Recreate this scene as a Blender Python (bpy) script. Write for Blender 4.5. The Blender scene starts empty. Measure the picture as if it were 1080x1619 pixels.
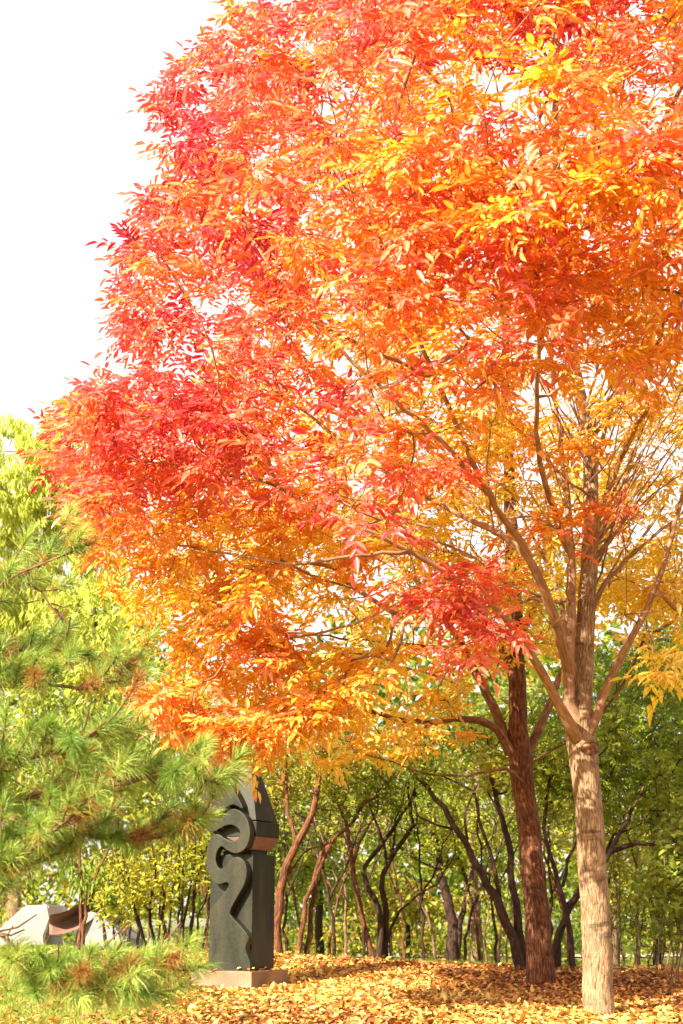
import bpy, math
import numpy as np
from mathutils import Vector, noise as mnoise

# ------------------------------------------------------------------ camera, world, sun, exposure
SC = bpy.context.scene
COL = SC.collection
FPX, CX, CY = 2225.0, 540.0, 809.5            # focal length and centre in photo pixels
PITCH = math.atan((1465.0 - CY) / FPX)
CAMZ = 0.75
cd = bpy.data.cameras.new('camera'); cam = bpy.data.objects.new('camera', cd); COL.objects.link(cam)
cam.location = (0, 0, CAMZ); cam.rotation_euler = (math.pi / 2 + PITCH, 0, 0)
cd.sensor_fit = 'VERTICAL'; cd.sensor_height = 36.0; cd.lens = 36.0 * FPX / 1619.0
cd.clip_start = 0.1; cd.clip_end = 2000
cd.dof.use_dof = True; cd.dof.focus_distance = 11.0; cd.dof.aperture_fstop = 3.2
SC.camera = cam

SUN_AZ, SUN_EL = math.radians(44), math.radians(36)     # azimuth: left of straight behind the camera
SDIR = Vector((-math.sin(SUN_AZ) * math.cos(SUN_EL), -math.cos(SUN_AZ) * math.cos(SUN_EL), math.sin(SUN_EL)))
w = bpy.data.worlds.new('World'); SC.world = w; w.use_nodes = True
nt = w.node_tree; nt.nodes.clear()
sky = nt.nodes.new('ShaderNodeTexSky'); sky.sky_type = 'NISHITA'; sky.sun_disc = False
sky.sun_elevation = SUN_EL; sky.sun_rotation = math.atan2(SDIR.x, SDIR.y)
sky.air_density = 1.0; sky.dust_density = 5.0; sky.ozone_density = 0.6
bg = nt.nodes.new('ShaderNodeBackground'); bg.inputs['Strength'].default_value = 0.13
wo = nt.nodes.new('ShaderNodeOutputWorld')
veil = nt.nodes.new('ShaderNodeMix'); veil.data_type = 'RGBA'; veil.inputs[0].default_value = .75      # thin bright cloud over the whole sky
veil.inputs[7].default_value = (4.1, 3.75, 3.35, 1)
nt.links.new(sky.outputs[0], veil.inputs[6]); nt.links.new(veil.outputs[2], bg.inputs['Color']); nt.links.new(bg.outputs[0], wo.inputs['Surface'])
sl = bpy.data.lights.new('sun', 'SUN'); so = bpy.data.objects.new('sun', sl); COL.objects.link(so)
sl.energy = 5.0; sl.angle = math.radians(0.5); sl.color = (1.0, 0.90, 0.74)
so.rotation_euler = (-SDIR).to_track_quat('-Z', 'Y').to_euler(); so.location = (-8, -8, 14)
vs = SC.view_settings
vs.view_transform = 'Standard'; vs.look = 'None'; vs.gamma = 1.0; vs.use_curve_mapping = False
vs.exposure = 1.7
SC.cycles.max_bounces = 8; SC.cycles.diffuse_bounces = 4; SC.cycles.transmission_bounces = 6
SC.cycles.caustics_reflective = False; SC.cycles.caustics_refractive = False

RNG = np.random.default_rng(7)

# ------------------------------------------------------------------ helpers
def at(px, py, d):
    """point at world depth d that the photo shows at pixel px, py"""
    u, v = (px - CX) / FPX, (CY - py) / FPX
    yd = math.cos(PITCH) - v * math.sin(PITCH); zd = math.sin(PITCH) + v * math.cos(PITCH)
    return np.array([u / yd * d, d, CAMZ + zd / yd * d])

def proj(P):
    P = np.atleast_2d(P); q = P - np.array([0, 0, CAMZ])
    f = q[:, 1] * math.cos(PITCH) + q[:, 2] * math.sin(PITCH)
    v = -q[:, 1] * math.sin(PITCH) + q[:, 2] * math.cos(PITCH)
    return CX + FPX * q[:, 0] / f, CY - FPX * v / f

def unit(a):
    return a / np.maximum(np.linalg.norm(a, axis=-1, keepdims=True), 1e-9)

def rand_unit(n, rng=RNG):
    return unit(rng.normal(size=(n, 3)))

def wavy(P, scale, seed):
    """cheap smooth noise, about -1..1"""
    r = np.random.default_rng(seed); out = np.zeros(len(P))
    for k in range(6):
        kv = r.normal(size=3); kv = kv / np.linalg.norm(kv) * scale * (0.7 + 0.9 * r.random())
        out += np.sin(P @ kv + r.random() * 6.28)
    return out / 2.6

def in_poly(x, y, poly):
    x = np.asarray(x); y = np.asarray(y); c = np.zeros(x.shape, bool); n = len(poly)
    for i in range(n):
        x1, y1 = poly[i]; x2, y2 = poly[(i + 1) % n]
        if y1 == y2: continue
        t = ((y1 > y) != (y2 > y)) & (x < (x2 - x1) * (y - y1) / (y2 - y1) + x1)
        c ^= t
    return c

def catmull(P, step):
    P = np.asarray(P, float)
    Q = np.vstack([2 * P[0] - P[1], P, 2 * P[-1] - P[-2]]); out = []; T = []
    for i in range(len(P) - 1):
        p0, p1, p2, p3 = Q[i], Q[i + 1], Q[i + 2], Q[i + 3]
        n = max(1, int(np.linalg.norm(p2 - p1) / step))
        for k in range(n):
            t = k / n
            out.append(0.5 * (2 * p1 + (p2 - p0) * t + (2 * p0 - 5 * p1 + 4 * p2 - p3) * t * t + (3 * p1 - p0 - 3 * p2 + p3) * t ** 3))
            T.append((i + t) / (len(P) - 1))
    out.append(P[-1]); T.append(1.0)
    return np.array(out), np.array(T)

def mesh_np(name, V, F, mat, parent=None, col=None, smooth=False, bark=None):
    """one mesh object from arrays; F is (n,k) or a list of such arrays"""
    me = bpy.data.meshes.new(name)
    V = np.asarray(V, np.float32)
    Fs = F if isinstance(F, list) else [F]
    Fs = [np.asarray(f, np.int32) for f in Fs if len(f)]
    loops = np.concatenate([f.ravel() for f in Fs]); tot = np.concatenate([np.full(len(f), f.shape[1], np.int32) for f in Fs])
    st = np.concatenate([[0], np.cumsum(tot)[:-1]]).astype(np.int32)
    me.vertices.add(len(V)); me.vertices.foreach_set('co', V.ravel())
    me.loops.add(len(loops)); me.loops.foreach_set('vertex_index', loops)
    me.polygons.add(len(tot)); me.polygons.foreach_set('loop_start', st)
    if smooth: me.polygons.foreach_set('use_smooth', np.ones(len(tot), bool))
    me.update(calc_edges=True)
    if col is not None:
        a = me.attributes.new('col', 'FLOAT_COLOR', 'POINT')
        c = np.ones((len(V), 4), np.float32); c[:, :3] = col
        a.data.foreach_set('color', c.ravel())
    if bark is not None:
        me.attributes.new('bark_space', 'FLOAT_VECTOR', 'POINT').data.foreach_set('vector', np.asarray(bark, np.float32).ravel())
    me.materials.append(mat)
    o = bpy.data.objects.new(name, me); COL.objects.link(o)
    if parent is not None: o.parent = parent
    return o

def tag(o, label=None, cat=None, group=None, kind=None):
    if label: o['label'] = label
    if cat: o['category'] = cat
    if group: o['group'] = group
    if kind: o['kind'] = kind
    return o

def empty(name, loc, label, cat, group=None):
    o = bpy.data.objects.new(name, None); o.location = tuple(float(a) for a in loc); o.empty_display_size = 0.2
    COL.objects.link(o); return tag(o, label, cat, group)

# ------------------------------------------------------------------ materials
def new_mat(name):
    m = bpy.data.materials.new(name); m.use_nodes = True
    t = m.node_tree; t.nodes.clear()
    return m, t, t.nodes.new, t.links.new

def leaf_mat(name, trans=0.35, rough=0.42, spec=0.5, under=None):
    m, t, N, L = new_mat(name)
    a = N('ShaderNodeAttribute'); a.attribute_name = 'col'
    no = N('ShaderNodeTexNoise'); no.inputs['Scale'].default_value = 22.0; no.inputs['Detail'].default_value = 3
    tc = N('ShaderNodeTexCoord'); L(tc.outputs['Object'], no.inputs['Vector'])
    mr = N('ShaderNodeMapRange'); mr.inputs[1].default_value = .3; mr.inputs[2].default_value = .7
    mr.inputs[3].default_value = .78; mr.inputs[4].default_value = 1.18
    L(no.outputs[0], mr.inputs[0])
    mx = N('ShaderNodeMix'); mx.data_type = 'RGBA'; mx.blend_type = 'MULTIPLY'; mx.inputs[0].default_value = 1
    sp = N('ShaderNodeTexNoise'); sp.inputs['Scale'].default_value = 95; sp.inputs['Detail'].default_value = 2; L(tc.outputs['Object'], sp.inputs['Vector'])      # brown age spots
    sr = N('ShaderNodeMapRange'); sr.inputs[1].default_value = .64; sr.inputs[2].default_value = .70; sr.inputs[4].default_value = .6; L(sp.outputs[0], sr.inputs[0])
    sm = N('ShaderNodeMix'); sm.data_type = 'RGBA'; sm.inputs[7].default_value = (.16, .07, .025, 1); L(sr.outputs[0], sm.inputs[0]); L(a.outputs['Color'], sm.inputs[6])
    L(sm.outputs[2], mx.inputs[6]); L(mr.outputs[0], mx.inputs[7])
    p = N('ShaderNodeBsdfPrincipled'); p.inputs['Roughness'].default_value = rough; p.inputs['Specular IOR Level'].default_value = spec
    if under:      # the lower side of these leaves is paler
        ge = N('ShaderNodeNewGeometry'); fa = N('ShaderNodeMath'); fa.operation = 'MULTIPLY'; fa.inputs[1].default_value = .24; L(ge.outputs['Backfacing'], fa.inputs[0])
        mu = N('ShaderNodeMix'); mu.data_type = 'RGBA'; mu.inputs[7].default_value = (*under, 1); L(fa.outputs[0], mu.inputs[0]); L(mx.outputs[2], mu.inputs[6]); L(mu.outputs[2], p.inputs['Base Color'])
    else: L(mx.outputs[2], p.inputs['Base Color'])
    tr = N('ShaderNodeBsdfTranslucent'); L(mx.outputs[2], tr.inputs['Color'])
    ms = N('ShaderNodeMixShader'); ms.inputs[0].default_value = trans
    L(p.outputs[0], ms.inputs[1]); L(tr.outputs[0], ms.inputs[2])
    o = N('ShaderNodeOutputMaterial'); L(ms.outputs[0], o.inputs['Surface'])
    return m

def bark_mat(name, base, dark, light, scale=1.0, bump=0.6, ring=0.0):
    m, t, N, L = new_mat(name)
    tc = N('ShaderNodeAttribute'); tc.attribute_name = 'bark_space'
    mp = N('ShaderNodeMapping'); mp.inputs['Scale'].default_value = (1, 1, 0.17); L(tc.outputs['Vector'], mp.inputs['Vector'])
    n0 = N('ShaderNodeTexNoise'); n0.inputs['Scale'].default_value = 75 * scale; n0.inputs['Detail'].default_value = 5; n0.inputs['Roughness'].default_value = .62
    n0.inputs['Distortion'].default_value = .5
    L(mp.outputs[0], n0.inputs['Vector'])
    n1 = N('ShaderNodeTexNoise'); n1.inputs['Scale'].default_value = 5; n1.inputs['Detail'].default_value = 4; L(tc.outputs['Vector'], n1.inputs['Vector'])
    cr = N('ShaderNodeValToRGB'); cr.color_ramp.elements[0].position = .36; cr.color_ramp.elements[1].position = .66
    cr.color_ramp.elements[0].color = (*dark, 1); cr.color_ramp.elements[1].color = (*light, 1)
    e = cr.color_ramp.elements.new(.5); e.color = (*base, 1)
    L(n0.outputs[0], cr.inputs[0])
    mr = N('ShaderNodeMapRange'); mr.inputs[1].default_value = .3; mr.inputs[2].default_value = .7; mr.inputs[3].default_value = .68; mr.inputs[4].default_value = 1.15
    L(n1.outputs[0], mr.inputs[0])
    mx = N('ShaderNodeMix'); mx.data_type = 'RGBA'; mx.blend_type = 'MULTIPLY'; mx.inputs[0].default_value = 1
    L(cr.outputs[0], mx.inputs[6]); L(mr.outputs[0], mx.inputs[7]); last = mx.outputs[2]
    if ring > 0:      # old leaf-scar rings and short dark lenticel dashes round the stem
        m2 = N('ShaderNodeMapping'); m2.inputs['Scale'].default_value = (2.6, 2.6, 15.0); L(tc.outputs['Vector'], m2.inputs['Vector'])
        n2 = N('ShaderNodeTexNoise'); n2.inputs['Scale'].default_value = 1.15; n2.inputs['Detail'].default_value = 2.5; L(m2.outputs[0], n2.inputs['Vector'])
        r2 = N('ShaderNodeMapRange'); r2.inputs[1].default_value = .60; r2.inputs[2].default_value = .72; r2.inputs[3].default_value = 1; r2.inputs[4].default_value = 1 - ring
        L(n2.outputs[0], r2.inputs[0])
        mx2 = N('ShaderNodeMix'); mx2.data_type = 'RGBA'; mx2.blend_type = 'MULTIPLY'; mx2.inputs[0].default_value = 1
        L(last, mx2.inputs[6]); L(r2.outputs[0], mx2.inputs[7]); last = mx2.outputs[2]
    p = N('ShaderNodeBsdfPrincipled'); p.inputs['Roughness'].default_value = .8; p.inputs['Specular IOR Level'].default_value = .25
    L(last, p.inputs['Base Color'])
    bp = N('ShaderNodeBump'); bp.inputs['Strength'].default_value = bump; bp.inputs['Distance'].default_value = .035
    L(n0.outputs[0], bp.inputs['Height']); L(bp.outputs[0], p.inputs['Normal'])
    o = N('ShaderNodeOutputMaterial'); L(p.outputs[0], o.inputs['Surface'])
    return m

def stone_mat(name, c0, c1, scale=30, rough=.5, bump=.2, speck=0.0, streak=0.0):
    m, t, N, L = new_mat(name)
    tc = N('ShaderNodeTexCoord')
    n0 = N('ShaderNodeTexNoise'); n0.inputs['Scale'].default_value = scale; n0.inputs['Detail'].default_value = 8; n0.inputs['Roughness'].default_value = .7
    L(tc.outputs['Object'], n0.inputs['Vector'])
    n1 = N('ShaderNodeTexNoise'); n1.inputs['Scale'].default_value = 2.5; n1.inputs['Detail'].default_value = 5
    mp = N('ShaderNodeMapping'); mp.inputs['Scale'].default_value = (2.5, 2.5, .6) if streak else (1, 1, 1)
    L(tc.outputs['Object'], mp.inputs['Vector']); L(mp.outputs[0], n1.inputs['Vector'])
    ad = N('ShaderNodeMath'); ad.operation = 'MULTIPLY_ADD'; ad.inputs[1].default_value = .4; L(n0.outputs[0], ad.inputs[0])
    sc = N('ShaderNodeMath'); sc.operation = 'MULTIPLY'; sc.inputs[1].default_value = .6; L(n1.outputs[0], sc.inputs[0]); L(sc.outputs[0], ad.inputs[2])
    cr = N('ShaderNodeValToRGB'); cr.color_ramp.elements[0].position = .36; cr.color_ramp.elements[1].position = .64
    cr.color_ramp.elements[0].color = (*c0, 1); cr.color_ramp.elements[1].color = (*c1, 1)
    L(ad.outputs[0], cr.inputs[0])
    p = N('ShaderNodeBsdfPrincipled'); p.inputs['Roughness'].default_value = rough; p.inputs['Specular IOR Level'].default_value = .25
    L(cr.outputs[0], p.inputs['Base Color'])
    bp = N('ShaderNodeBump'); bp.inputs['Strength'].default_value = bump; bp.inputs['Distance'].default_value = .01
    L(n0.outputs[0], bp.inputs['Height']); L(bp.outputs[0], p.inputs['Normal'])
    o = N('ShaderNodeOutputMaterial'); L(p.outputs[0], o.inputs['Surface'])
    return m

M = {}
M['ash_leaf'] = leaf_mat('ash_leaf', .45, .38, .65, (.85, .42, .30))
M['green_leaf'] = leaf_mat('green_leaf', .48, .45, .35)
M['litter'] = leaf_mat('litter', .12, .5, .4)
M['needle'] = leaf_mat('needle', .25, .45, .4)
M['grass'] = leaf_mat('grass', .3, .5, .3)
M['bark_pale'] = bark_mat('bark_pale', (.40, .26, .14), (.15, .085, .042), (.58, .41, .24), 1.1, 1.0, .6)
M['bark_limb'] = bark_mat('bark_limb', (.33, .19, .10), (.22, .12, .06), (.43, .27, .155), .6, .18, .5)
M['bark_limb_brown'] = bark_mat('bark_limb_brown', (.20, .09, .045), (.09, .04, .02), (.32, .17, .09), .7, .4, .3)
M['bark_brown'] = bark_mat('bark_brown', (.16, .058, .025), (.05, .018, .008), (.32, .14, .065), .9, .9, .3)
M['bark_dark'] = bark_mat('bark_dark', (.045, .022, .013), (.018, .009, .006), (.10, .05, .03), .8, .5, 0)
M['bark_tan'] = bark_mat('bark_tan', (.22, .13, .075), (.09, .05, .03), (.34, .22, .13), .8, .5, .3)
M['granite'] = stone_mat('granite', (.008, .009, .005), (.042, .040, .020), 40, .5, .08, streak=1)
M['plinth'] = stone_mat('plinth', (.15, .09, .055), (.36, .23, .14), 60, .8, .3)
M['concrete'] = stone_mat('concrete', (.36, .35, .35), (.58, .56, .55), 45, .85, .3)
M['grey_stone'] = stone_mat('grey_stone', (.16, .15, .15), (.32, .30, .30), 120, .8, .3)
M['rust_and_reflection'] = stone_mat('rust_and_reflection', (.14, .075, .055), (.27, .16, .12), 50, .7, .3)  # the shell's own brown; on the collar it paints a warm reflection
M['wall_grey'] = stone_mat('wall_grey', (.10, .11, .085), (.16, .17, .13), 10, .8, .1)
M['paving'] = stone_mat('paving', (.30, .26, .22), (.42, .38, .33), 40, .85, .2)

# ------------------------------------------------------------------ ground
YK = np.array([-20, -6, 0, 6, 9.5, 12, 14.6, 16, 60])
def ground_z(x, y):
    """height of the lawn: it rises from the camera to a low mound and drops behind it"""
    x = np.asarray(x, float); y = np.asarray(y, float)
    g = np.interp(y, YK, [-.95, -.9, -.78, -.5, -.13, .045, .155, .20, .20])
    top = np.interp(x, [-6, -3.5, -.9, .5, 1.4, 4.4], [.47, .46, .42, .32, .27, .19])
    far = np.interp(y, [19, 23, 40, 90], [0, .13, .2, .3])
    k = np.interp(y, [15, 17.6], [0, 1]); k = k * k * (3 - 2 * k)
    q = np.interp(y, [19.2, 23], [0, 1]); q = q * q * (3 - 2 * q)
    z = (g * (1 - k) + top * k) * (1 - q) + far * q
    return z + .02 * np.sin(x * 1.7 + y * .6) * np.sin(y * 1.1 - x * .5) * np.clip((y + 30) / 30, 0, 1)

def make_ground():
    m, t, N, L = new_mat('soil')
    tc = N('ShaderNodeTexCoord')
    n0 = N('ShaderNodeTexNoise'); n0.inputs['Scale'].default_value = 14; n0.inputs['Detail'].default_value = 8; n0.inputs['Roughness'].default_value = .7; L(tc.outputs['Object'], n0.inputs['Vector'])
    cr = N('ShaderNodeValToRGB')
    cr.color_ramp.elements[0].position = .3; cr.color_ramp.elements[0].color = (.10, .055, .02, 1)
    cr.color_ramp.elements[1].position = .7; cr.color_ramp.elements[1].color = (.30, .20, .05, 1)
    L(n0.outputs[0], cr.inputs[0])
    n1 = N('ShaderNodeTexNoise'); n1.inputs['Scale'].default_value = .35; n1.inputs['Detail'].default_value = 4; L(tc.outputs['Object'], n1.inputs['Vector'])
    sp = N('ShaderNodeSeparateXYZ'); L(tc.outputs['Object'], sp.inputs[0])
    # turf on the left and beyond the mound, bare soil under the leaf carpet
    mx1 = N('ShaderNodeMapRange'); mx1.inputs[1].default_value = .3; mx1.inputs[2].default_value = -2.0; L(sp.outputs[0], mx1.inputs[0])
    my1 = N('ShaderNodeMapRange'); my1.inputs[1].default_value = 17.5; my1.inputs[2].default_value = 21; L(sp.outputs[1], my1.inputs[0])
    mxx = N('ShaderNodeMath'); mxx.operation = 'MAXIMUM'; L(mx1.outputs[0], mxx.inputs[0]); L(my1.outputs[0], mxx.inputs[1])
    ms = N('ShaderNodeMath'); ms.operation = 'MULTIPLY'; L(mxx.outputs[0], ms.inputs[0])
    n1r = N('ShaderNodeMapRange'); n1r.inputs[1].default_value = .3; n1r.inputs[2].default_value = .6; n1r.inputs[3].default_value = .5; L(n1.outputs[0], n1r.inputs[0]); L(n1r.outputs[0], ms.inputs[1])
    gr = N('ShaderNodeValToRGB')
    gr.color_ramp.elements[0].position = .3; gr.color_ramp.elements[0].color = (.10, .12, .02, 1)
    gr.color_ramp.elements[1].position = .7; gr.color_ramp.elements[1].color = (.30, .30, .05, 1)
    L(n0.outputs[0], gr.inputs[0])
    mx = N('ShaderNodeMix'); mx.data_type = 'RGBA'; L(ms.outputs[0], mx.inputs[0]); L(cr.outputs[0], mx.inputs[6]); L(gr.outputs[0], mx.inputs[7])
    p = N('ShaderNodeBsdfPrincipled'); p.inputs['Roughness'].default_value = .95; p.inputs['Specular IOR Level'].default_value = .1; L(mx.outputs[2], p.inputs['Base Color'])
    bp = N('ShaderNodeBump'); bp.inputs['Strength'].default_value = .6; bp.inputs['Distance'].default_value = .05; L(n0.outputs[0], bp.inputs['Height']); L(bp.outputs[0], p.inputs['Normal'])
    o = N('ShaderNodeOutputMaterial'); L(p.outputs[0], o.inputs['Surface'])
    xs = np.concatenate([np.linspace(-400, -14, 14), np.linspace(-12, 12, 97), np.linspace(14, 400, 14)])
    ys = np.concatenate([np.linspace(-60, -4, 10), np.linspace(-2, 30, 129), np.linspace(34, 600, 22)])
    X, Y = np.meshgrid(xs, ys); V = np.stack([X, Y, ground_z(X, Y)], -1).reshape(-1, 3)
    nx, ny = len(xs), len(ys); i = np.arange(nx - 1)[None, :] + nx * np.arange(ny - 1)[:, None]; i = i.ravel()
    g = mesh_np('ground', V, np.stack([i, i + 1, i + 1 + nx, i + nx], 1), m, smooth=True)
    tag(g, kind='structure')
make_ground()

# ------------------------------------------------------------------ leaves
def leaflets(base, d, n, Ln, W, col, fold=.22, curl=.18, rng=RNG):
    """lance-shaped folded leaf blades: 6 vertices, 2 quads each"""
    d = unit(d); s = unit(np.cross(d, n)); n = np.cross(s, d)
    Ln = Ln[:, None]; W = W[:, None]; k = len(base)
    cu = (curl * (0.3 + 1.4 * rng.random((k, 1)))); fo = fold * (0.4 + 1.2 * rng.random((k, 1)))
    b = base
    l1 = b + d * Ln * .30 + s * W * .48 + n * W * fo
    r1 = b + d * Ln * .30 - s * W * .48 + n * W * fo
    l2 = b + d * Ln * .66 + s * W * .40 + n * (W * fo - cu * Ln * .35)
    r2 = b + d * Ln * .66 - s * W * .40 + n * (W * fo - cu * Ln * .35)
    tp = b + d * Ln - n * cu * Ln
    V = np.stack([b, l1, l2, tp, r2, r1], 1).reshape(-1, 3)
    o = (np.arange(k) * 6)[:, None]
    F = np.concatenate([o + np.array([[0, 3, 2, 1]]), o + np.array([[0, 5, 4, 3]])])
    C = np.repeat(col, 6, axis=0)
    return V, F, C

def compound(base, d, n, size, col, pairs=3, ll=.105, lw=.036, spread=.9, droop=.25, rng=RNG, jit=.08):
    """feather-shaped leaves: pairs of leaflets and one at the end of a bent stalk"""
    d = unit(d); s = unit(np.cross(d, n)); n = np.cross(s, d); k = len(base)
    B, D, Nn, Ls, Ws, Cs = [], [], [], [], [], []
    size = size[:, None]
    z = np.array([[0, 0, -1.0]])
    for i in range(pairs + 1):
        t = .30 + .70 * i / pairs
        pos = base + d * size * t + z * size * droop * t * t * .6
        for sg in ((-1, 1) if i < pairs else (0,)):
            ang = spread * (1 + .25 * (rng.random((k, 1)) - .5)) if sg else 0
            dd = d * np.cos(ang) + s * sg * np.sin(ang) + z * droop * (.5 + rng.random((k, 1)) * .9) + rng.normal(size=(k, 3)) * .12
            nn = n + rng.normal(size=(k, 3)) * .28
            keep = rng.random(k) < .95
            f = size[:, 0] / .25 * (.8 + .35 * rng.random(k)) * (1.1 if sg == 0 else (.82 + .18 * math.sin(math.pi * (i + .7) / pairs)))
            B.append(pos[keep]); D.append(dd[keep]); Nn.append(nn[keep]); Ls.append((ll * f)[keep]); Ws.append((lw * f * (.85 + .3 * rng.random(k)))[keep])
            c = col * (1 + jit * rng.normal(size=(k, 1))); Cs.append(np.clip(c[keep], 0, 1))
    return leaflets(*[np.concatenate(a) for a in (B, D, Nn, Ls, Ws, Cs)], rng=rng)

# ------------------------------------------------------------------ trees
class Tree:
    def __init__(self, seed=1):
        self.P = np.zeros((0, 3)); self.par = []; self.pl = []; self.fix = []; self.grow_ok = []; self.tip = []; self.main = []
        self.rng = np.random.default_rng(seed)
    def _add(self, p, par, fix, ok, tip=False, main=False):
        self.P = np.vstack([self.P, p]); self.par.append(par)
        self.pl.append(0 if par < 0 else self.pl[par] + np.linalg.norm(p - self.P[par])); self.fix.append(fix); self.grow_ok.append(ok); self.tip.append(tip); self.main.append(main)
        return len(self.par) - 1
    def limb(self, pts, r0, r1, ok_from=0.0, step=.12, wob=.006, power=1.0, ground=False, main=True):
        """a limb with given end radii; starts inside the nearest limb already there"""
        C, T = catmull(pts, step)
        par = -1
        if len(self.par):
            dd = np.linalg.norm(self.P - C[0], axis=1)
            par = int(np.argmin(dd)) if dd.min() < .25 and not ground else -1
        for i, (p, t) in enumerate(zip(C, T)):
            if 0 < i < len(C) - 1: p = p + self.rng.normal(size=3) * wob
            r = r0 + (r1 - r0) * t ** power
            par = self._add(p, par, r, t >= ok_from, main=main)
        return self
    def grow(self, A, bf=.35, seg=.22, sag=.03):
        A = np.asarray(A); n = len(A); rng = self.rng
        cap = len(self.par) + n * 14
        NP = np.zeros((cap, 3)); NP[:len(self.P)] = self.P; cnt = len(self.P)
        ok = np.array(self.grow_ok)
        idx = np.nonzero(ok)[0]; pl = list(self.pl)
        D = np.linalg.norm(A[:, None, :] - self.P[None, idx, :], axis=2) + bf * np.array(self.pl)[None, idx]
        bi = np.argmin(D, 1); best = D[np.arange(n), bi]; bi = idx[bi]
        done = np.zeros(n, bool)
        for _ in range(n):
            j = int(np.argmin(np.where(done, 1e9, best)))
            done[j] = True
            a = NP[bi[j]]; b = A[j]; L = np.linalg.norm(b - a); k = max(1, int(math.ceil(L / seg))); par = int(bi[j])
            new = []
            off = rng.normal(size=3) * L * .07
            for i in range(1, k + 1):
                t = i / k
                p = a + (b - a) * t + (off * math.sin(math.pi * t) + np.array([0, 0, -sag * L * math.sin(math.pi * t)]) if i < k else 0)
                NP[cnt] = p; self.par.append(par); pl.append(pl[par] + L / k); self.fix.append(None); self.grow_ok.append(True); self.tip.append(i == k); self.main.append(False)
                par = cnt; new.append(cnt); cnt += 1
            for q in new:
                dq = np.linalg.norm(A - NP[q], axis=1) + bf * pl[q]
                m = dq < best
                best[m] = dq[m]; bi[m] = q
        self.P = NP[:cnt].copy(); self.pl = pl
        return self
    def finish(self, rtip=.003, e=2.3, rmax=.06):
        n = len(self.par); acc = np.zeros(n); par = self.par
        for i in range(n - 1, -1, -1):
            r = self.fix[i]
            if r is None: r = min(max(acc[i], rtip ** e) ** (1 / e), rmax)
            acc[i] = max(acc[i], rtip ** e) if self.fix[i] is None else acc[i]
            if par[i] >= 0 and self.fix[i] is None: acc[par[i]] += acc[i]
            self.fix[i] = r
        self.R = np.array(self.fix)
        kids = [[] for _ in range(n)]
        for i, p in enumerate(par):
            if p >= 0: kids[p].append(i)
        self.kids = kids
        self.root = np.arange(n)
        for i in range(n):
            if par[i] >= 0: self.root[i] = self.root[par[i]]
        return self
    def tubes(self, main, origin, sides_hi=14, root=None, each=False):
        """tapered tubes along every chain of nodes (main limbs, or the grown twigs)"""
        V, F, B, off = [], [], [], 0
        n = len(self.par); kids = self.kids
        starts = []
        for i in range(n):
            if self.main[i] != main or (root is not None and self.root[i] != root): continue
            p = self.par[i]
            if p < 0: starts.append(i); continue
            if self.main[p] != main: starts.append(i); continue
            # continue the parent's chain only as its thickest (main: its next) child
            sib = [k for k in kids[p] if self.main[k] == main]
            pick = min(sib) if main else max(sib, key=lambda k: self.R[k])
            if pick != i: starts.append(i)
        for s in starts:
            ch = [s]
            if self.par[s] >= 0: ch = [self.par[s], s]
            c = s
            while True:
                nx = [k for k in kids[c] if self.main[k] == main]
                if not nx: break
                c = min(nx) if main else max(nx, key=lambda k: self.R[k]); ch.append(c)
            P = self.P[ch] - origin; R = self.R[ch].copy()
            if self.par[s] >= 0: R[0] = R[1]
            if len(P) < 2: continue
            r = R.max(); k = sides_hi if r > .03 else (6 if r > .012 else (4 if r > .006 else 3))
            T = np.gradient(P, axis=0); T = unit(T)
            ref = np.array([0, 0, 1.0]) if abs(T[0][2]) < .8 else np.array([1.0, 0, 0])
            u = np.zeros_like(P)
            x = unit(np.cross(T[0], ref)[None])[0]
            for i in range(len(P)):
                x = x - T[i] * np.dot(x, T[i]); x = x / np.linalg.norm(x); u[i] = x
            v = np.cross(T, u)
            a = np.arange(k) * 2 * math.pi / k
            RR = np.repeat(R[:, None], k, 1)
            if r > .03:
                ph = self.rng.random() * 6
                RR = RR * (1 + .035 * np.sin(3 * a + ph)[None, :] + .03 * np.sin(2 * a + np.linspace(0, 5, len(P))[:, None]) + .012 * self.rng.normal(size=RR.shape))
            ring = P[:, None, :] + RR[:, :, None] * (np.cos(a)[None, :, None] * u[:, None, :] + np.sin(a)[None, :, None] * v[:, None, :])
            V.append(ring.reshape(-1, 3)); m = len(P)
            along = np.concatenate([[0], np.cumsum(np.linalg.norm(np.diff(P, axis=0), axis=1))]) + self.rng.random() * 9
            B.append(np.stack([RR * np.cos(a)[None], RR * np.sin(a)[None], np.repeat(along[:, None], k, 1)], -1).reshape(-1, 3))
            i = (np.arange(m - 1)[:, None] * k + np.arange(k)[None, :]); j = (np.arange(m - 1)[:, None] * k + (np.arange(k)[None, :] + 1) % k)
            F.append((np.stack([i, j, j + k, i + k], -1).reshape(-1, 4)) + off); off += m * k
        if each: return [(v_, f_ - f_.min(), b_) for v_, f_, b_ in zip(V, F, B)]
        return np.concatenate(V), np.concatenate(F), np.concatenate(B)

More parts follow.
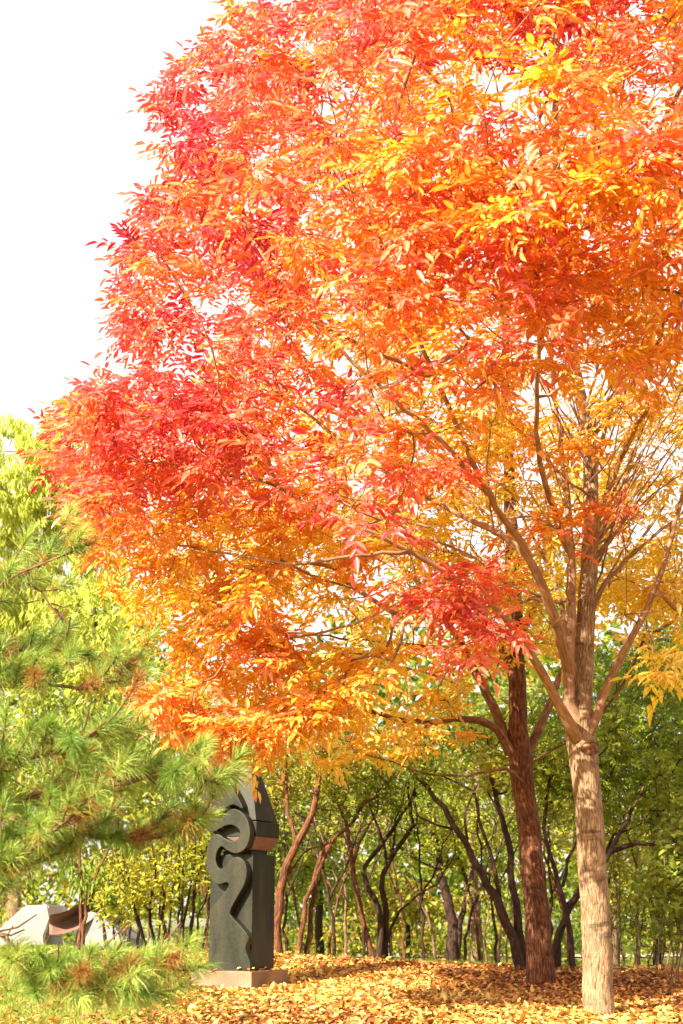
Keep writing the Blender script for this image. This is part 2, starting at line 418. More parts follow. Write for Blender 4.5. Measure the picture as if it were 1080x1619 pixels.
def build_wood(t, root, trunk_mat, branch_mat, sides=14):
    o = np.array(root.location)
    rs = [int(q) for q in np.unique(t.root)]
    for q in rs:
        if trunk_mat is not branch_mat:
            for k_, (V, F, B) in enumerate(t.tubes(True, o, sides, q, True)):
                mesh_np('limb' if k_ else 'trunk', V, F, branch_mat if k_ else trunk_mat, root, smooth=True, bark=B)
            mesh_np('branches', *t.tubes(False, o, 8, q)[:2], branch_mat, root, smooth=True, bark=t.tubes(False, o, 8, q)[2])
            continue
        V, F, B = t.tubes(True, o, sides, q)
        grown = any(r_ == q and not m_ for r_, m_ in zip(t.root, t.main))
        if grown:
            V2, F2, B2 = t.tubes(False, o, 8, q)
            V, F, B = np.vstack([V, V2]), np.vstack([F, F2 + len(V)]), np.vstack([B, B2])
        mesh_np('stem' if len(rs) > 1 else 'trunk', V, F, trunk_mat, root, smooth=True, bark=B)

def ramp(s, stops):
    s = np.clip(s, 0, 1); xs = np.array([a for a, _ in stops]); cs = np.array([c for _, c in stops])
    return np.stack([np.interp(s, xs, cs[:, k]) for k in range(3)], 1)

ASH = [(0, (.54, .022, .055)), (.22, (.76, .10, .11)), (.42, (.84, .22, .085)), (.6, (.86, .36, .035)), (.8, (.87, .54, .03)), (1, (.88, .70, .07))]

def ash_leaves(t, root, scol, per, size, rng, mat, pairs=3, ll=.105, lw=.036, prune=None):
    tips = np.nonzero(np.array(t.tip))[0]
    par = np.array(t.par)[tips]
    P = t.P[tips]; D = unit(P - t.P[par])
    k = np.maximum(1, rng.poisson(per, len(tips)))
    I = np.repeat(np.arange(len(tips)), k)
    base = P[I] - D[I] * (rng.random((len(I), 1)) * .16)
    out = D[I] * .7 + rand_unit(len(I), rng) * .95; out[:, 2] = out[:, 2] * .55 - .05
    out = unit(out)
    nrm = np.array([[0, 0, 1.0]]) + rng.normal(size=(len(I), 3)) * .38 + np.array(SDIR)[None] * .35
    s = scol(base) + rng.normal(size=len(I)) * .05 + (rng.normal(size=len(tips)) * .10)[I]
    col = ramp(s, ASH)
    sz = size * (.62 + .72 * rng.random(len(I)))
    V, F, C = compound(base, out, nrm, sz, col, pairs, ll, lw, rng=rng)
    return mesh_np('crown', V - np.array(root.location), F, mat, root, C)

# --- the big ash in front
SIL = [(2600, -1800), (900, -700), (560, -200), (455, 0), (350, 25), (305, 95), (240, 150), (235, 215), (285, 270), (212, 335), (192, 405), (172, 490),
       (215, 560), (85, 650), (80, 765), (150, 840), (165, 950), (225, 1040), (218, 1105), (262, 1150), (350, 1180), (520, 1135), (600, 1110), (640, 1070),
       (700, 1060), (2600, 1060)]
WIN = [(640, 760), (720, 690), (790, 640), (850, 600), (960, 620), (1080, 540), (1600, 500), (1600, 1200), (640, 1200)]
ANCH = [(480, 60, .14, 9), (330, 100, .2, 11), (260, 180, .2, 11.5), (500, 250, .2, 9.5), (700, 60, .25, 8.5), (800, 130, .33, 8.6), (600, 200, .38, 8.5), (900, 200, .4, 8.5),
        (1000, 60, .42, 9), (900, 400, .52, 8.5), (700, 300, .46, 8.5), (640, 350, .66, 11), (560, 300, .6, 10.5), (500, 380, .15, 9.5), (250, 380, .32, 11.5), (380, 470, .2, 10),
        (550, 520, .35, 9.5), (700, 500, .5, 9), (900, 560, .5, 9), (1000, 450, .55, 9), (220, 520, .25, 11.5), (300, 600, .22, 11), (120, 650, .1, 12), (100, 760, .12, 12),
        (300, 700, .22, 11), (450, 750, .12, 10), (600, 740, .08, 9.5), (560, 830, .12, 10), (300, 820, .3, 11), (200, 830, .5, 12), (250, 930, .76, 11.5), (330, 930, .85, 11),
        (400, 890, .88, 10.5), (550, 910, .9, 10.5), (400, 980, .82, 11), (550, 1000, .86, 11), (250, 1050, .6, 11.5), (300, 1120, .56, 11), (350, 1040, .75, 11), (450, 1120, .72, 11),
        (640, 980, .82, 11.5), (720, 930, .06, 10.3), (760, 1020, .2, 10.3), (700, 700, .82, 12), (850, 750, .85, 13), (1000, 700, .88, 13), (1000, 950, 1.0, 13), (1050, 1050, 1.0, 11), (1060, 940, 1.0, 12), (1080, 850, .9, 11.5),
        (800, 620, .45, 10), (900, 600, .42, 10), (950, 800, .45, 11), (780, 420, .55, 10), (1050, 500, .6, 10), (1050, 300, .42, 9), (700, 850, .85, 12.5), (900, 480, .9, 14)]
AW = np.array([at(a, b, d) for a, b, s, d in ANCH]); AS = np.array([s for _, _, s, _ in ANCH])
def ash_s(P):
    out = np.empty(len(P))
    for i in range(0, len(P), 4000):
        q = P[i:i + 4000]
        w_ = 1 / (np.linalg.norm(q[:, None] - AW[None], axis=2) ** 4 + .02)
        out[i:i + 4000] = (w_ * AS).sum(1) / w_.sum(1)
    rel = np.linalg.norm((P - ASH_C) / np.array([4.9, 4.9, 7]), axis=1)
    return .015 + .05 * np.clip((P[:, 0] + .8) / 1.5, 0, 1) + out + .12 * wavy(P, 2.2, 3) + .10 * wavy(P, 5.0, 4) + .22 * np.clip(.78 - rel, 0, .5) * np.clip((7.4 - P[:, 2]) / 1.5, .15, 1) + .24 * np.clip((P[:, 1] - 11.8) / 2.5, 0, 1) * np.clip((7.2 - P[:, 2]) / 1.5, 0, 1)

BASE1 = at(946, 1597, 12.0); BASE1[2] = float(ground_z(BASE1[0], 12.0)) - .03
ASH_C = np.array([BASE1[0] - .05, 12.0, 5.6])

def front_ash():
    rng = np.random.default_rng(11)
    root = empty('ash_tree', BASE1 + np.array([0, 0, .03]), 'large orange and red ash tree with a pale tan furrowed trunk at the right', 'tree')
    t = Tree(2)
    A = lambda *p: np.array([at(*q) for q in p])
    trunk = np.vstack([BASE1, A((947, 1560, 12), (944, 1480, 12), (938, 1380, 12), (932, 1290, 12), (925, 1210, 12), (919, 1165, 12), (920, 1120, 12), (924, 1040, 12), (928, 960, 12), (933, 880, 12.05), (935, 800, 12.1), (932, 720, 12.2), (922, 650, 12.3), (905, 560, 12.4), (890, 440, 12.4), (880, 300, 12.4), (880, 120, 12.3), (890, -80, 12.2))])
    t.limb(trunk, .155, .035, .55, wob=.004, power=1.35)
    n0 = len(t.par)
    # root flare and the swelling below the fork
    for i in range(n0):
        h = t.P[i][2] - BASE1[2]
        t.fix[i] = (.122 - .0035 * h) * (1 + .16 * math.exp(-h / .10)) * (1 + .12 * math.exp(-((h - 2.2) / .25) ** 2)) if h < 2.45 else max(.026, .090 - .0098 * (h - 2.45))
    limbs = [
        # left stem close to the leader
        ([(916, 1160, 11.95), (900, 1110, 11.9), (900, 1050, 11.9), (904, 960, 11.9), (905, 890, 11.95), (897, 800, 12.1), (889, 720, 12.2), (876, 620, 12.4), (868, 540, 12.6), (840, 400, 12.8), (800, 200, 12.8), (760, 40, 12.6)], .072, .02, .15),
        # big left limb
        ([(902, 1060, 11.9), (884, 1000, 11.6), (862, 935, 11.3), (835, 880, 11.1), (808, 838, 10.9), (772, 780, 10.6), (735, 700, 10.3), (690, 600, 9.9), (640, 480, 9.6), (590, 340, 9.4), (540, 200, 9.4)], .062, .016, .1),
        # lower left limb
        ([(910, 1165, 11.9), (885, 1115, 11.7), (855, 1060, 11.4), (822, 1008, 11.1), (780, 958, 10.9), (720, 915, 10.6), (650, 872, 10.4), (560, 830, 10.2), (460, 780, 10.3), (350, 730, 10.7), (240, 700, 11.2)], .056, .012, .12),
        # right limb
        ([(930, 1160, 11.95), (955, 1100, 11.9), (982, 1040, 11.8), (1012, 985, 11.7), (1040, 920, 11.7), (1062, 850, 11.7), (1078, 780, 11.7), (1100, 690, 11.6), (1130, 560, 11.4), (1180, 400, 11.2), (1240, 200, 11.2)], .052, .016, .25),
        ([(931, 980, 12.05), (955, 925, 12.2), (990, 885, 12.4), (1040, 842, 12.7), (1110, 790, 13.2), (1200, 720, 13.8)], .034, .012, .2),
        ([(933, 870, 12.0), (960, 780, 11.7), (1000, 690, 11.3), (1050, 590, 10.8), (1080, 470, 10.3), (1090, 330, 9.8)], .034, .012, .15),
        ([(893, 770, 12.1), (840, 690, 12.4), (770, 620, 12.9), (690, 540, 13.4), (600, 450, 13.8), (500, 360, 14)], .03, .01, .15),
        ([(900, 870, 11.9), (870, 790, 11.3), (850, 700, 10.6), (850, 590, 9.9), (860, 450, 9.2), (860, 300, 8.8), (850, 130, 8.7)], .036, .012, .3),
        ([(830, 873, 11.1), (780, 840, 11.2), (700, 800, 11.4), (600, 740, 11.5), (480, 650, 11.6), (360, 560, 11.7), (260, 470, 11.8)], .036, .01, .1),
        ([(935, 800, 12.1), (950, 700, 12.5), (985, 600, 13.1), (1020, 480, 13.8), (1040, 330, 14.2)], .034, .01, .1),
        ([(896, 1000, 11.9), (880, 930, 12.6), (850, 860, 13.3), (800, 780, 14), (730, 680, 14.6)], .032, .01, .2),
        ([(772, 780, 10.6), (700, 700, 10.3), (600, 610, 9.9), (490, 500, 9.7), (400, 380, 9.9), (340, 240, 10.2)], .028, .008, .1),
        ([(720, 915, 10.6), (640, 945, 10.6), (560, 985, 10.7), (460, 1010, 10.9), (360, 1040, 11.1)], .022, .008, .1),
        ([(650, 872, 10.4), (560, 880, 10.2), (450, 890, 10.2), (330, 870, 10.6), (230, 850, 11.2)], .022, .008, .1),
        ([(690, 600, 9.9), (600, 560, 9.3), (520, 520, 8.9), (430, 480, 8.9)], .02, .008, .1),
        ([(890, 440, 12.4), (930, 330, 11.6), (970, 200, 10.6), (1000, 60, 9.8)], .03, .01, .1),
    ]
    fan = np.random.default_rng(19)
    for k_ in range(38):
        y0 = fan.uniform(640, 985); x0 = np.interp(y0, [640, 720, 800, 880, 985], [921, 932, 935, 933, 927]); sg = 1 if k_ % 5 else -1
        hx = fan.uniform(60, 230) * sg; up = fan.uniform(150, 330); dd = fan.uniform(-1.6, 2.2)
        limbs.append(([(x0, y0, 12.05), (x0 + hx * .22, y0 - up * .18, 12.05 + dd * .15), (x0 + hx * .55, y0 - up * .55, 12.05 + dd * .5), (x0 + hx, y0 - up, 12.05 + dd)], fan.uniform(.010, .021), .006, .35))
    for p, r0, r1, ok in limbs: t.limb(A(*p), r0, min(r1, .008), ok, power=.5)
    # where the leaves are: a hollow dome, open low down in front of the trunk
    n = 60000
    Q = rng.uniform(-1, 1, (n, 3)); rr = np.linalg.norm(Q, axis=1); Q = Q[(rr < 1)]
    rr = np.linalg.norm(Q, axis=1)
    P = ASH_C + Q * np.where(Q[:, 2:3] > 0, np.array([4.95, 4.9, 7.0]), np.array([4.95, 4.9, 3.7]))
    px, py = proj(P)
    pr = np.clip((rr - .25) / .6, .03, 1) ** 1.6
    inside = in_poly(px, py, SIL)
    win = in_poly(px, py, WIN)
    pr = np.where(win, np.where(P[:, 1] < 11.6, .008, .10) * np.where(py > 930, .6, 1), pr)
    pr = np.where(P[:, 1] > 13.0, pr * np.where(P[:, 0] < 1.6, .5, .34), pr)              # the far side is thinner
    pr = np.where(px > 1250, pr * .5, pr)
    pr = np.where((px < 640) & (py > 860) & (P[:, 1] > 13.2), 0, pr)
    pr = np.where(P[:, 2] < 2.1, 0, pr)
    gap = wavy(P, 2.6, 9)
    pr = pr * np.clip(.95 + .75 * gap, .12, 1.5)
    pr = np.where((px > 560) & (py < 640) & ~win, pr * 1.25 + .06, pr)
    P = P[inside & (rng.random(len(P)) < pr * .36)]
    # gaps in the crown where the sun comes down onto the pale trunk
    tgt = np.array([trunk[0] + (trunk[6] - trunk[0]) * q_ for q_ in np.linspace(.0, 1.0, 12)]); sd = np.array(SDIR)
    rel_ = P[:, None] - tgt[None]; al = rel_ @ sd; dist = np.linalg.norm(rel_ - al[:, :, None] * sd, axis=2)
    t2 = np.array([at(848 - .06 * (1470 - y_), y_, 15.0) for y_ in (1375, 1400, 1425, 1450, 1475)]); r2 = P[:, None] - t2[None]; a2 = r2 @ sd
    d2 = np.linalg.norm(r2 - a2[:, :, None] * sd, axis=2); P = P[~((d2 < .34).any(1) & (rng.random(len(P)) < .85))]
    rel_ = P[:, None] - tgt[None]; al = rel_ @ sd; dist = np.linalg.norm(rel_ - al[:, :, None] * sd, axis=2)
    blocks = ((dist < .42) & (al > .5)).any(1) & (P[:, 2] < 7.5)
    P = P[~(blocks & (rng.random(len(P)) < .93))]
    # red spray and a few loose twigs in the opening
    ex = []
    for (x, y, d, sx, sy, k) in [(735, 930, 10.3, 60, 40, 14), (765, 1010, 10.3, 50, 35, 10), (690, 955, 10.4, 25, 20, 5), (870, 835, 11.2, 26, 14, 3), (955, 800, 11.2, 40, 16, 4), (905, 690, 11.2, 70, 25, 6), (1050, 1050, 11.0, 25, 30, 5),
                              (1065, 930, 12, 30, 25, 10), (820, 700, 11, 60, 40, 8), (1000, 640, 11, 60, 30, 10), (690, 760, 10.4, 40, 40, 10)]:
        for _ in range(k):
            ex.append(at(x + rng.normal() * sx * .6, y + rng.normal() * sy * .6, d + rng.normal() * .18))
    P = np.vstack([P, np.array(ex)])
    for _ in range(95):      # low fringe on the left
        x = rng.uniform(215, 560); ex.append(at(x, np.interp(x, [215, 350, 560], [1105, 1165, 1125]) - abs(rng.normal()) * 22 + rng.normal() * 6, 11.2 + rng.normal() * .45))
    for _ in range(170):      # yellow leaves inside the opening
        ex.append(at(rng.uniform(640, 1080), rng.uniform(640, 960), rng.uniform(12.3, 14.5)))
    for _ in range(110):
        ex.append(at(rng.uniform(330, 680), rng.uniform(430, 900), rng.uniform(11.8, 14)))
    for _ in range(34):      # hanging sprays hanging over the head of the dark stone
        x = rng.uniform(290, 450); ex.append(at(x, np.interp(x, [290, 370, 450], [1140, 1165, 1130]) + rng.normal() * 16, 11.6 + rng.normal() * .3))
    P = np.vstack([P, np.array(ex[-409:])])
    nleaf = len(P)
    bare = np.array([at(rng.uniform(600, 1120), rng.uniform(520, 1000), rng.uniform(10.6, 14.2)) for _ in range(620)])
    P = np.vstack([P, bare])      # twigs that have already lost their leaves
    t.grow(P, bf=.30, seg=.2)
    bt = {tuple(np.round(q, 6)) for q in bare}
    for i in range(len(t.tip)):
        if t.tip[i] and tuple(np.round(t.P[i], 6)) in bt: t.tip[i] = False
    t.finish(rtip=.0032, e=2.35, rmax=.045)
    build_wood(t, root, M['bark_pale'], M['bark_limb'], 28)
    ash_leaves(t, root, ash_s, 7.2, .212, rng, M['ash_leaf'])
    print('ash twigs', len(t.par), 'tips', len(P))
    # old branch scar shaped like an eye, below the fork
    c = at(929, 1187, 12.0) - np.array(root.location); c[1] -= .155
    V, F = [], []
    for q, (ra, rb, rw, dz) in enumerate([(.046, .028, .009, 0), (.020, .017, .010, 0), (.074, .052, .008, .010)]):
        k, m_ = 20, 6; o0 = len(V)
        for i in range(k):
            a = 2 * math.pi * i / k
            for j in range(m_):
                b = 2 * math.pi * j / m_
                rx = ra + rw * math.cos(b); rz = rb + rw * math.cos(b)
                V.append((c[0] + rx * math.cos(a), c[1] + .010 + .25 * abs(rx * math.cos(a)) - .7 * rw * math.sin(b), c[2] + dz + rz * math.sin(a)))
        for i in range(k):
            for j in range(m_):
                F.append((o0 + i * m_ + j, o0 + i * m_ + (j + 1) % m_, o0 + ((i + 1) % k) * m_ + (j + 1) % m_, o0 + ((i + 1) % k) * m_ + j))
    mesh_np('branch_scar', np.array(V), np.array(F), M['bark_limb_brown'], root, smooth=True, bark=np.array(V))
front_ash()

# --- the second ash behind it, brown trunk in shade, yellow leaves
def rear_ash():
    rng = np.random.default_rng(21)
    D0 = 15.0
    b = at(856, 1541, D0); b[2] = float(ground_z(b[0], D0)) - .03
    root = empty('ash_tree', b + np.array([0, 0, .03]), 'second ash tree with a dark red-brown shaded trunk, left of the pale trunk', 'tree')
    t = Tree(4)
    A = lambda *p: np.array([at(*q) for q in p])
    t.limb(np.vstack([b, A((851, 1480, D0), (845, 1400, D0), (837, 1320, D0), (829, 1250, D0), (822, 1200, D0), (819, 1150, D0), (818, 1080, D0), (816, 1000, 15.1), (812, 900, 15.2), (806, 780, 15.3), (800, 640, 15.4), (800, 450, 15.4))]), .15, .03, .5, wob=.005)
    for i in range(len(t.par)):
        h = t.P[i][2] - b[2]
        t.fix[i] = (.138 - .011 * h) * (1 + .14 * math.exp(-h / .15)) * (1 + .16 * math.exp(-((h - 2.3) / .25) ** 2)) if h < 2.5 else max(.024, .105 - .013 * (h - 2.5))
    L = [([(815, 1205, D0), (797, 1172, 14.9), (775, 1146, 14.8), (735, 1136, 14.6), (680, 1140, 14.4), (620, 1135, 14.2), (540, 1110, 14.1), (440, 1070, 14.1)], .055, .012, .3),
         ([(806, 1190, D0), (785, 1130, 15.0), (760, 1080, 14.9), (735, 1030, 14.8), (700, 970, 14.6), (640, 900, 14.4), (560, 820, 14.3)], .06, .012, .3),
         ([(828, 1200, D0), (846, 1165, 15.1), (866, 1120, 15.3), (890, 1060, 15.6), (930, 980, 16), (990, 890, 16.5), (1050, 800, 17)], .055, .015, .3),
         ([(826, 1235, 14.95), (835, 1212, 14.8), (862, 1192, 14.6), (905, 1172, 14.4)], .022, .008, .5),
         ([(829, 1240, 14.9), (800, 1215, 14.6), (740, 1225, 14.3), (680, 1222, 14.1), (620, 1205, 13.9), (560, 1190, 13.8)], .02, .006, .3),
         ([(818, 1080, D0), (780, 1000, 15.3), (730, 900, 15.6), (690, 800, 15.8), (650, 700, 16)], .04, .01, .2),
         ([(817, 1020, 15.1), (860, 920, 14.8), (890, 800, 14.5), (900, 680, 14.3)], .035, .01, .2),
         ([(735, 1030, 14.8), (660, 1020, 14.3), (560, 1010, 13.9), (460, 1000, 13.7)], .022, .008, .2)]
    for p, r0, r1, ok in L: t.limb(A(*p), r0, r1, ok)
    c = np.array([b[0] - .5, 15.4, 5.2])
    Q = rng.uniform(-1, 1, (14000, 3)); rr = np.linalg.norm(Q, axis=1); Q = Q[rr < 1]; rr = rr[rr < 1]
    P = c + Q * np.where(Q[:, 2:3] > 0, np.array([4.2, 3.2, 5.0]), np.array([4.2, 3.2, 2.9]))
    px, py = proj(P)
    pr = np.clip((rr - .2) / .7, .05, 1)
    sky_hole = in_poly(px, py, [(830, 640), (1100, 560), (1100, 900), (840, 890), (720, 830), (800, 760)])
    pr = np.where(sky_hole, pr * .3, pr)
    low = [(260, 0), (260, 1140), (420, 1150), (600, 1170), (640, 1190), (700, 1100), (830, 1040), (1300, 980), (1300, 0)]
    pr = np.where(in_poly(px, py, low), pr, 0)
    pr = np.where((py < 800) & (px < 700), pr * .3, pr)
    pr = np.where(P[:, 2] > 6.6, pr * .3, pr)
    P = P[rng.random(len(P)) < pr * .17]
    t2 = np.array([at(848 - .06 * (1470 - y_), y_, 15.0) for y_ in (1375, 1400, 1425, 1450, 1475)]); sd = np.array(SDIR); r2 = P[:, None] - t2[None]; a2 = r2 @ sd
    d2 = np.linalg.norm(r2 - a2[:, :, None] * sd, axis=2); P = P[~((d2 < .34).any(1) & (rng.random(len(P)) < .85))]
    ex = [at(rng.normal(600, 50), rng.normal(1165, 28), 14.0 + rng.normal() * .3) for _ in range(26)] + [at(rng.normal(1060, 25), rng.normal(950, 40), 16.3) for _ in range(14)] + [at(rng.normal(690, 25), rng.normal(1105, 14), 14.3) for _ in range(8)]
    t.grow(np.vstack([P, ex]), bf=.3, seg=.24)
    t.finish(.0035, 2.35, .04)
    build_wood(t, root, M['bark_brown'], M['bark_limb_brown'], 24)
    ash_leaves(t, root, lambda q: .86 + .1 * wavy(q, 2, 8) - .06 * (q[:, 2] > 6), 5.0, .23, rng, M['ash_leaf'], 3, .105, .04)
rear_ash()

# ------------------------------------------------------------------ background woodland
GREEN = [(0, (.045, .085, .01)), (.4, (.13, .21, .018)), (.7, (.30, .36, .03)), (1, (.52, .48, .05))]
LIME = [(0, (.18, .26, .03)), (.5, (.42, .48, .07)), (1, (.64, .68, .11))]
GOLD = [(0, (.22, .22, .03)), (.5, (.45, .36, .04)), (1, (.62, .38, .03))]

def cloud(spec, n, rng, hollow=.3):
    """points in a set of ellipsoids given as (px, py, depth, rx, ry, rz in metres)"""
    out = []; vol = np.array([s[3] * s[4] * s[5] for s in spec]); vol = vol / vol.sum()
    for s, v in zip(spec, vol):
        k = max(4, int(n * v)); q = rand_unit(k, rng) * (hollow + (1 - hollow) * rng.random((k, 1)) ** .5)
        out.append(at(*s[:3]) + q * np.array(s[3:6]))
    return np.vstack(out)

def wood_tree(name, label, cat, stems, crowns, n, per, pal, smid, lsize, bark, seed, group=None, pairs=0, base=None, droop=.3, rtip=.004, bf=.3, ratio=.42, svar=.16, ok=.45, mat='green_leaf', down=0):
    rng = np.random.default_rng(seed); t = Tree(seed)
    st = []
    for k, (pts, r0, r1) in enumerate(stems):
        p = np.array([at(*q) for q in pts]); r0, r1 = r0 * .8, r1 * .8
        if k == 0:
            p[0][2] = float(ground_z(p[0][0], p[0][1])) - .03; st = p[0]
        elif abs(pts[0][1] - 1515) < 32:       # another stem out of the ground
            p[0][2] = float(ground_z(p[0][0], p[0][1])) - .03
        g_ = k > 0 and abs(pts[0][1] - 1515) < 32
        t.limb(p, r0, r1, ok if pts[0][1] > 1420 else .1, step=.14, wob=.014, ground=g_)
    root = empty(name, st + np.array([0, 0, .03]), label, cat, group)
    A = cloud(crowns, n, rng)
    A = A[A[:, 2] > ground_z(A[:, 0], A[:, 1]) + .25]
    t.grow(A, bf=bf, seg=.25, sag=.02); t.finish(rtip, 2.3, .035)
    build_wood(t, root, M[bark], M[bark], 10)
    tips = np.nonzero(np.array(t.tip))[0]; P = t.P[tips]; D = unit(P - t.P[np.array(t.par)[tips]])
    k = np.maximum(1, rng.poisson(per, len(tips))); I = np.repeat(np.arange(len(tips)), k); m = len(I)
    bs = P[I] - D[I] * (rng.random((m, 1)) * .3) + rng.normal(size=(m, 3)) * .05
    s = smid + svar * wavy(bs, 1.6, seed) + .12 * wavy(bs, 4, seed + 1) + rng.normal(size=m) * .09
    col = ramp(s, pal)
    d = D[I] * .4 + rand_unit(m, rng); d[:, 2] = d[:, 2] * .5 - droop
    d[:, 2] -= down
    nn = np.array([[0, 0, 1.0]]) + rng.normal(size=(m, 3)) * .5 + np.array(SDIR)[None] * .3
    if down: nn = rand_unit(m, rng) + np.array(SDIR)[None] * .5
    if pairs:
        V, F, C = compound(bs, d, nn, lsize * (.75 + .5 * rng.random(m)), col, pairs, lsize * .36, lsize * .14, droop=droop, rng=rng)
    else:
        L_ = lsize * (.7 + .6 * rng.random(m))
        V, F, C = leaflets(bs, unit(d), nn, L_, L_ * ratio, np.clip(col, 0, 1), rng=rng)
    mesh_np('crown', V - np.array(root.location), F, M[mat], root, C)
    return root

G1 = 'dark-stemmed shrub trees beyond the mound'
# stems right of the dark sculpture
wood_tree('shrub_tree', 'shrub tree with one thick curved sunlit stem just right of the dark stone sculpture', 'tree',
    [([(440, 1512, 18), (438, 1460, 18), (449, 1390, 18), (470, 1330, 18), (495, 1285, 18), (503, 1230, 18.1), (510, 1150, 18.2)], .085, .035),
     ([(467, 1335, 18), (456, 1280, 18.1), (452, 1220, 18.2), (455, 1150, 18.3)], .035, .02),
     ([(450, 1390, 18), (480, 1350, 18.1), (530, 1330, 18.3)], .02, .01)],
    [(480, 1190, 18.3, 1.0, .9, .45), (440, 1230, 18.6, .5, .6, .4)], 130, 9, GOLD, .35, .085, 'bark_brown', 31, G1)
wood_tree('shrub_tree', 'slender leaning double-stemmed shrub tree second from the dark sculpture', 'tree',
    [([(470, 1512, 18.6), (478, 1450, 18.6), (492, 1400, 18.6), (510, 1350, 18.6), (545, 1310, 18.6), (580, 1270, 18.7), (625, 1220, 18.9)], .045, .02),
     ([(484, 1512, 18.7), (493, 1440, 18.7), (506, 1370, 18.6), (528, 1325, 18.6)], .05, .03),
     ([(510, 1350, 18.6), (522, 1300, 18.6), (528, 1240, 18.7)], .02, .01)],
    [(560, 1240, 18.9, .9, .9, .45)], 110, 9, GREEN, .75, .08, 'bark_brown', 32, G1)
wood_tree('shrub_tree', 'shrub tree with a slim dark stem bending left, at the middle of the wood edge', 'tree',
    [([(592, 1518, 19), (572, 1450, 19), (560, 1390, 19), (553, 1340, 19), (546, 1300, 19), (520, 1250, 19.1), (500, 1210, 19.2)], .05, .02),
     ([(558, 1370, 19), (575, 1320, 19), (600, 1270, 19.1), (590, 1210, 19.2)], .025, .012)],
    [(560, 1210, 19.3, .8, .8, .5)], 100, 9, GREEN, .85, .08, 'bark_brown', 33, G1)
wood_tree('shrub_tree', 'dark three-stemmed shrub tree with a V of branches, in the middle beyond the mound', 'tree',
    [([(600, 1522, 19.4), (600, 1440, 19.4), (576, 1392, 19.4), (573, 1378, 19.4), (610, 1325, 19.4), (640, 1285, 19.4), (660, 1240, 19.5)], .06, .022),
     ([(610, 1522, 19.5), (608, 1440, 19.5), (603, 1400, 19.5), (612, 1365, 19.5), (640, 1325, 19.4), (652, 1305, 19.4), (648, 1270, 19.4), (640, 1220, 19.5)], .06, .024),
     ([(620, 1522, 19.5), (618, 1470, 19.5), (632, 1440, 19.5), (690, 1395, 19.3), (720, 1350, 19.2)], .03, .012),
     ([(612, 1365, 19.5), (598, 1310, 19.6), (580, 1260, 19.7), (560, 1210, 19.8)], .03, .012),
     ([(618, 1355, 19.5), (628, 1300, 19.5), (645, 1230, 19.6)], .025, .012)],
    [(640, 1220, 19.7, 1.1, .9, .5), (700, 1310, 19.6, .5, .5, .3)], 150, 9, GREEN, .8, .08, 'bark_dark', 34, G1)
wood_tree('shrub_tree', 'black multi-stemmed tree with long stems leaning left, just left of the dark red-brown trunk', 'tree',
    [([(826, 1525, 17.2), (812, 1485, 17.2), (792, 1440, 17.2), (770, 1400, 17.2), (750, 1360, 17.2), (722, 1312, 17.2), (690, 1265, 17.3), (655, 1225, 17.4)], .085, .03),
     ([(824, 1525, 17.3), (822, 1470, 17.3), (812, 1400, 17.3), (804, 1330, 17.3), (786, 1270, 17.3), (775, 1210, 17.4)], .075, .03),
     ([(800, 1450, 17.2), (780, 1380, 17.2), (765, 1320, 17.2), (748, 1250, 17.3)], .04, .018),
     ([(740, 1340, 17.2), (735, 1290, 17.2), (755, 1240, 17.3)], .025, .012),
     ([(722, 1312, 17.2), (690, 1308, 17.2), (660, 1290, 17.2), (650, 1260, 17.2)], .022, .01),
     ([(806, 1340, 17.3), (790, 1290, 17.2), (770, 1250, 17.2)], .03, .014)],
    [(740, 1200, 17.6, 1.2, .9, .5), (790, 1170, 17.8, .9, .8, .6)], 200, 10, GREEN, .62, .085, 'bark_dark', 35, G1)
wood_tree('shrub_tree', 'dark tree with crossing branches spreading right behind the pale trunk', 'tree',
    [([(908, 1528, 17.5), (900, 1470, 17.5), (885, 1400, 17.5), (870, 1350, 17.5), (860, 1290, 17.5), (870, 1230, 17.6)], .05, .022),
     ([(880, 1524, 17.9), (888, 1470, 17.9), (905, 1430, 17.8), (925, 1398, 17.7), (955, 1360, 17.6), (985, 1338, 17.5), (1030, 1332, 17.4), (1060, 1315, 17.4)], .06, .022),
     ([(865, 1486, 17.6), (905, 1420, 17.5), (950, 1375, 17.4), (975, 1330, 17.3), (1000, 1280, 17.3), (1020, 1240, 17.3)], .05, .022),
     ([(955, 1360, 17.6), (968, 1320, 17.6), (1000, 1312, 17.5), (1018, 1300, 17.5)], .03, .014),
     ([(890, 1400, 17.6), (905, 1340, 17.6), (930, 1290, 17.6)], .03, .014)],
    [(980, 1230, 17.8, 1.2, 1.0, .7), (1050, 1120, 18.2, 1.0, 1.0, 1.0), (900, 1160, 18.3, .9, .8, .8)], 360, 7, GREEN, .6, .2, 'bark_dark', 36, G1, pairs=4)
# taller green trees behind
wood_tree('broadleaf_tree', 'tall green tree with feathery leaves filling the right edge behind the ash limbs', 'tree',
    [([(1040, 1520, 20), (1045, 1440, 20), (1038, 1350, 20), (1030, 1250, 20), (1030, 1120, 20)], .09, .04)],
    [(1040, 1110, 20.2, 1.5, 1.3, 1.3), (980, 1230, 20.4, 1.1, 1.0, .8), (1100, 1240, 20, 1.0, 1.0, .9)], 520, 7, GREEN, .66, .2, 'bark_dark', 41, None, pairs=4)
wood_tree('broadleaf_tree', 'green tree with fine leaves behind the dark red-brown trunk', 'tree',
    [([(750, 1515, 24), (752, 1450, 24), (748, 1380, 24), (750, 1280, 24), (760, 1180, 24)], .16, .05)],
    [(740, 1240, 24, 1.9, 1.4, 1.0), (820, 1150, 24.4, 1.5, 1.2, 1.0), (860, 1290, 24, 1.0, 1.0, .8)], 480, 10, GREEN, .62, .095, 'bark_tan', 42, None)
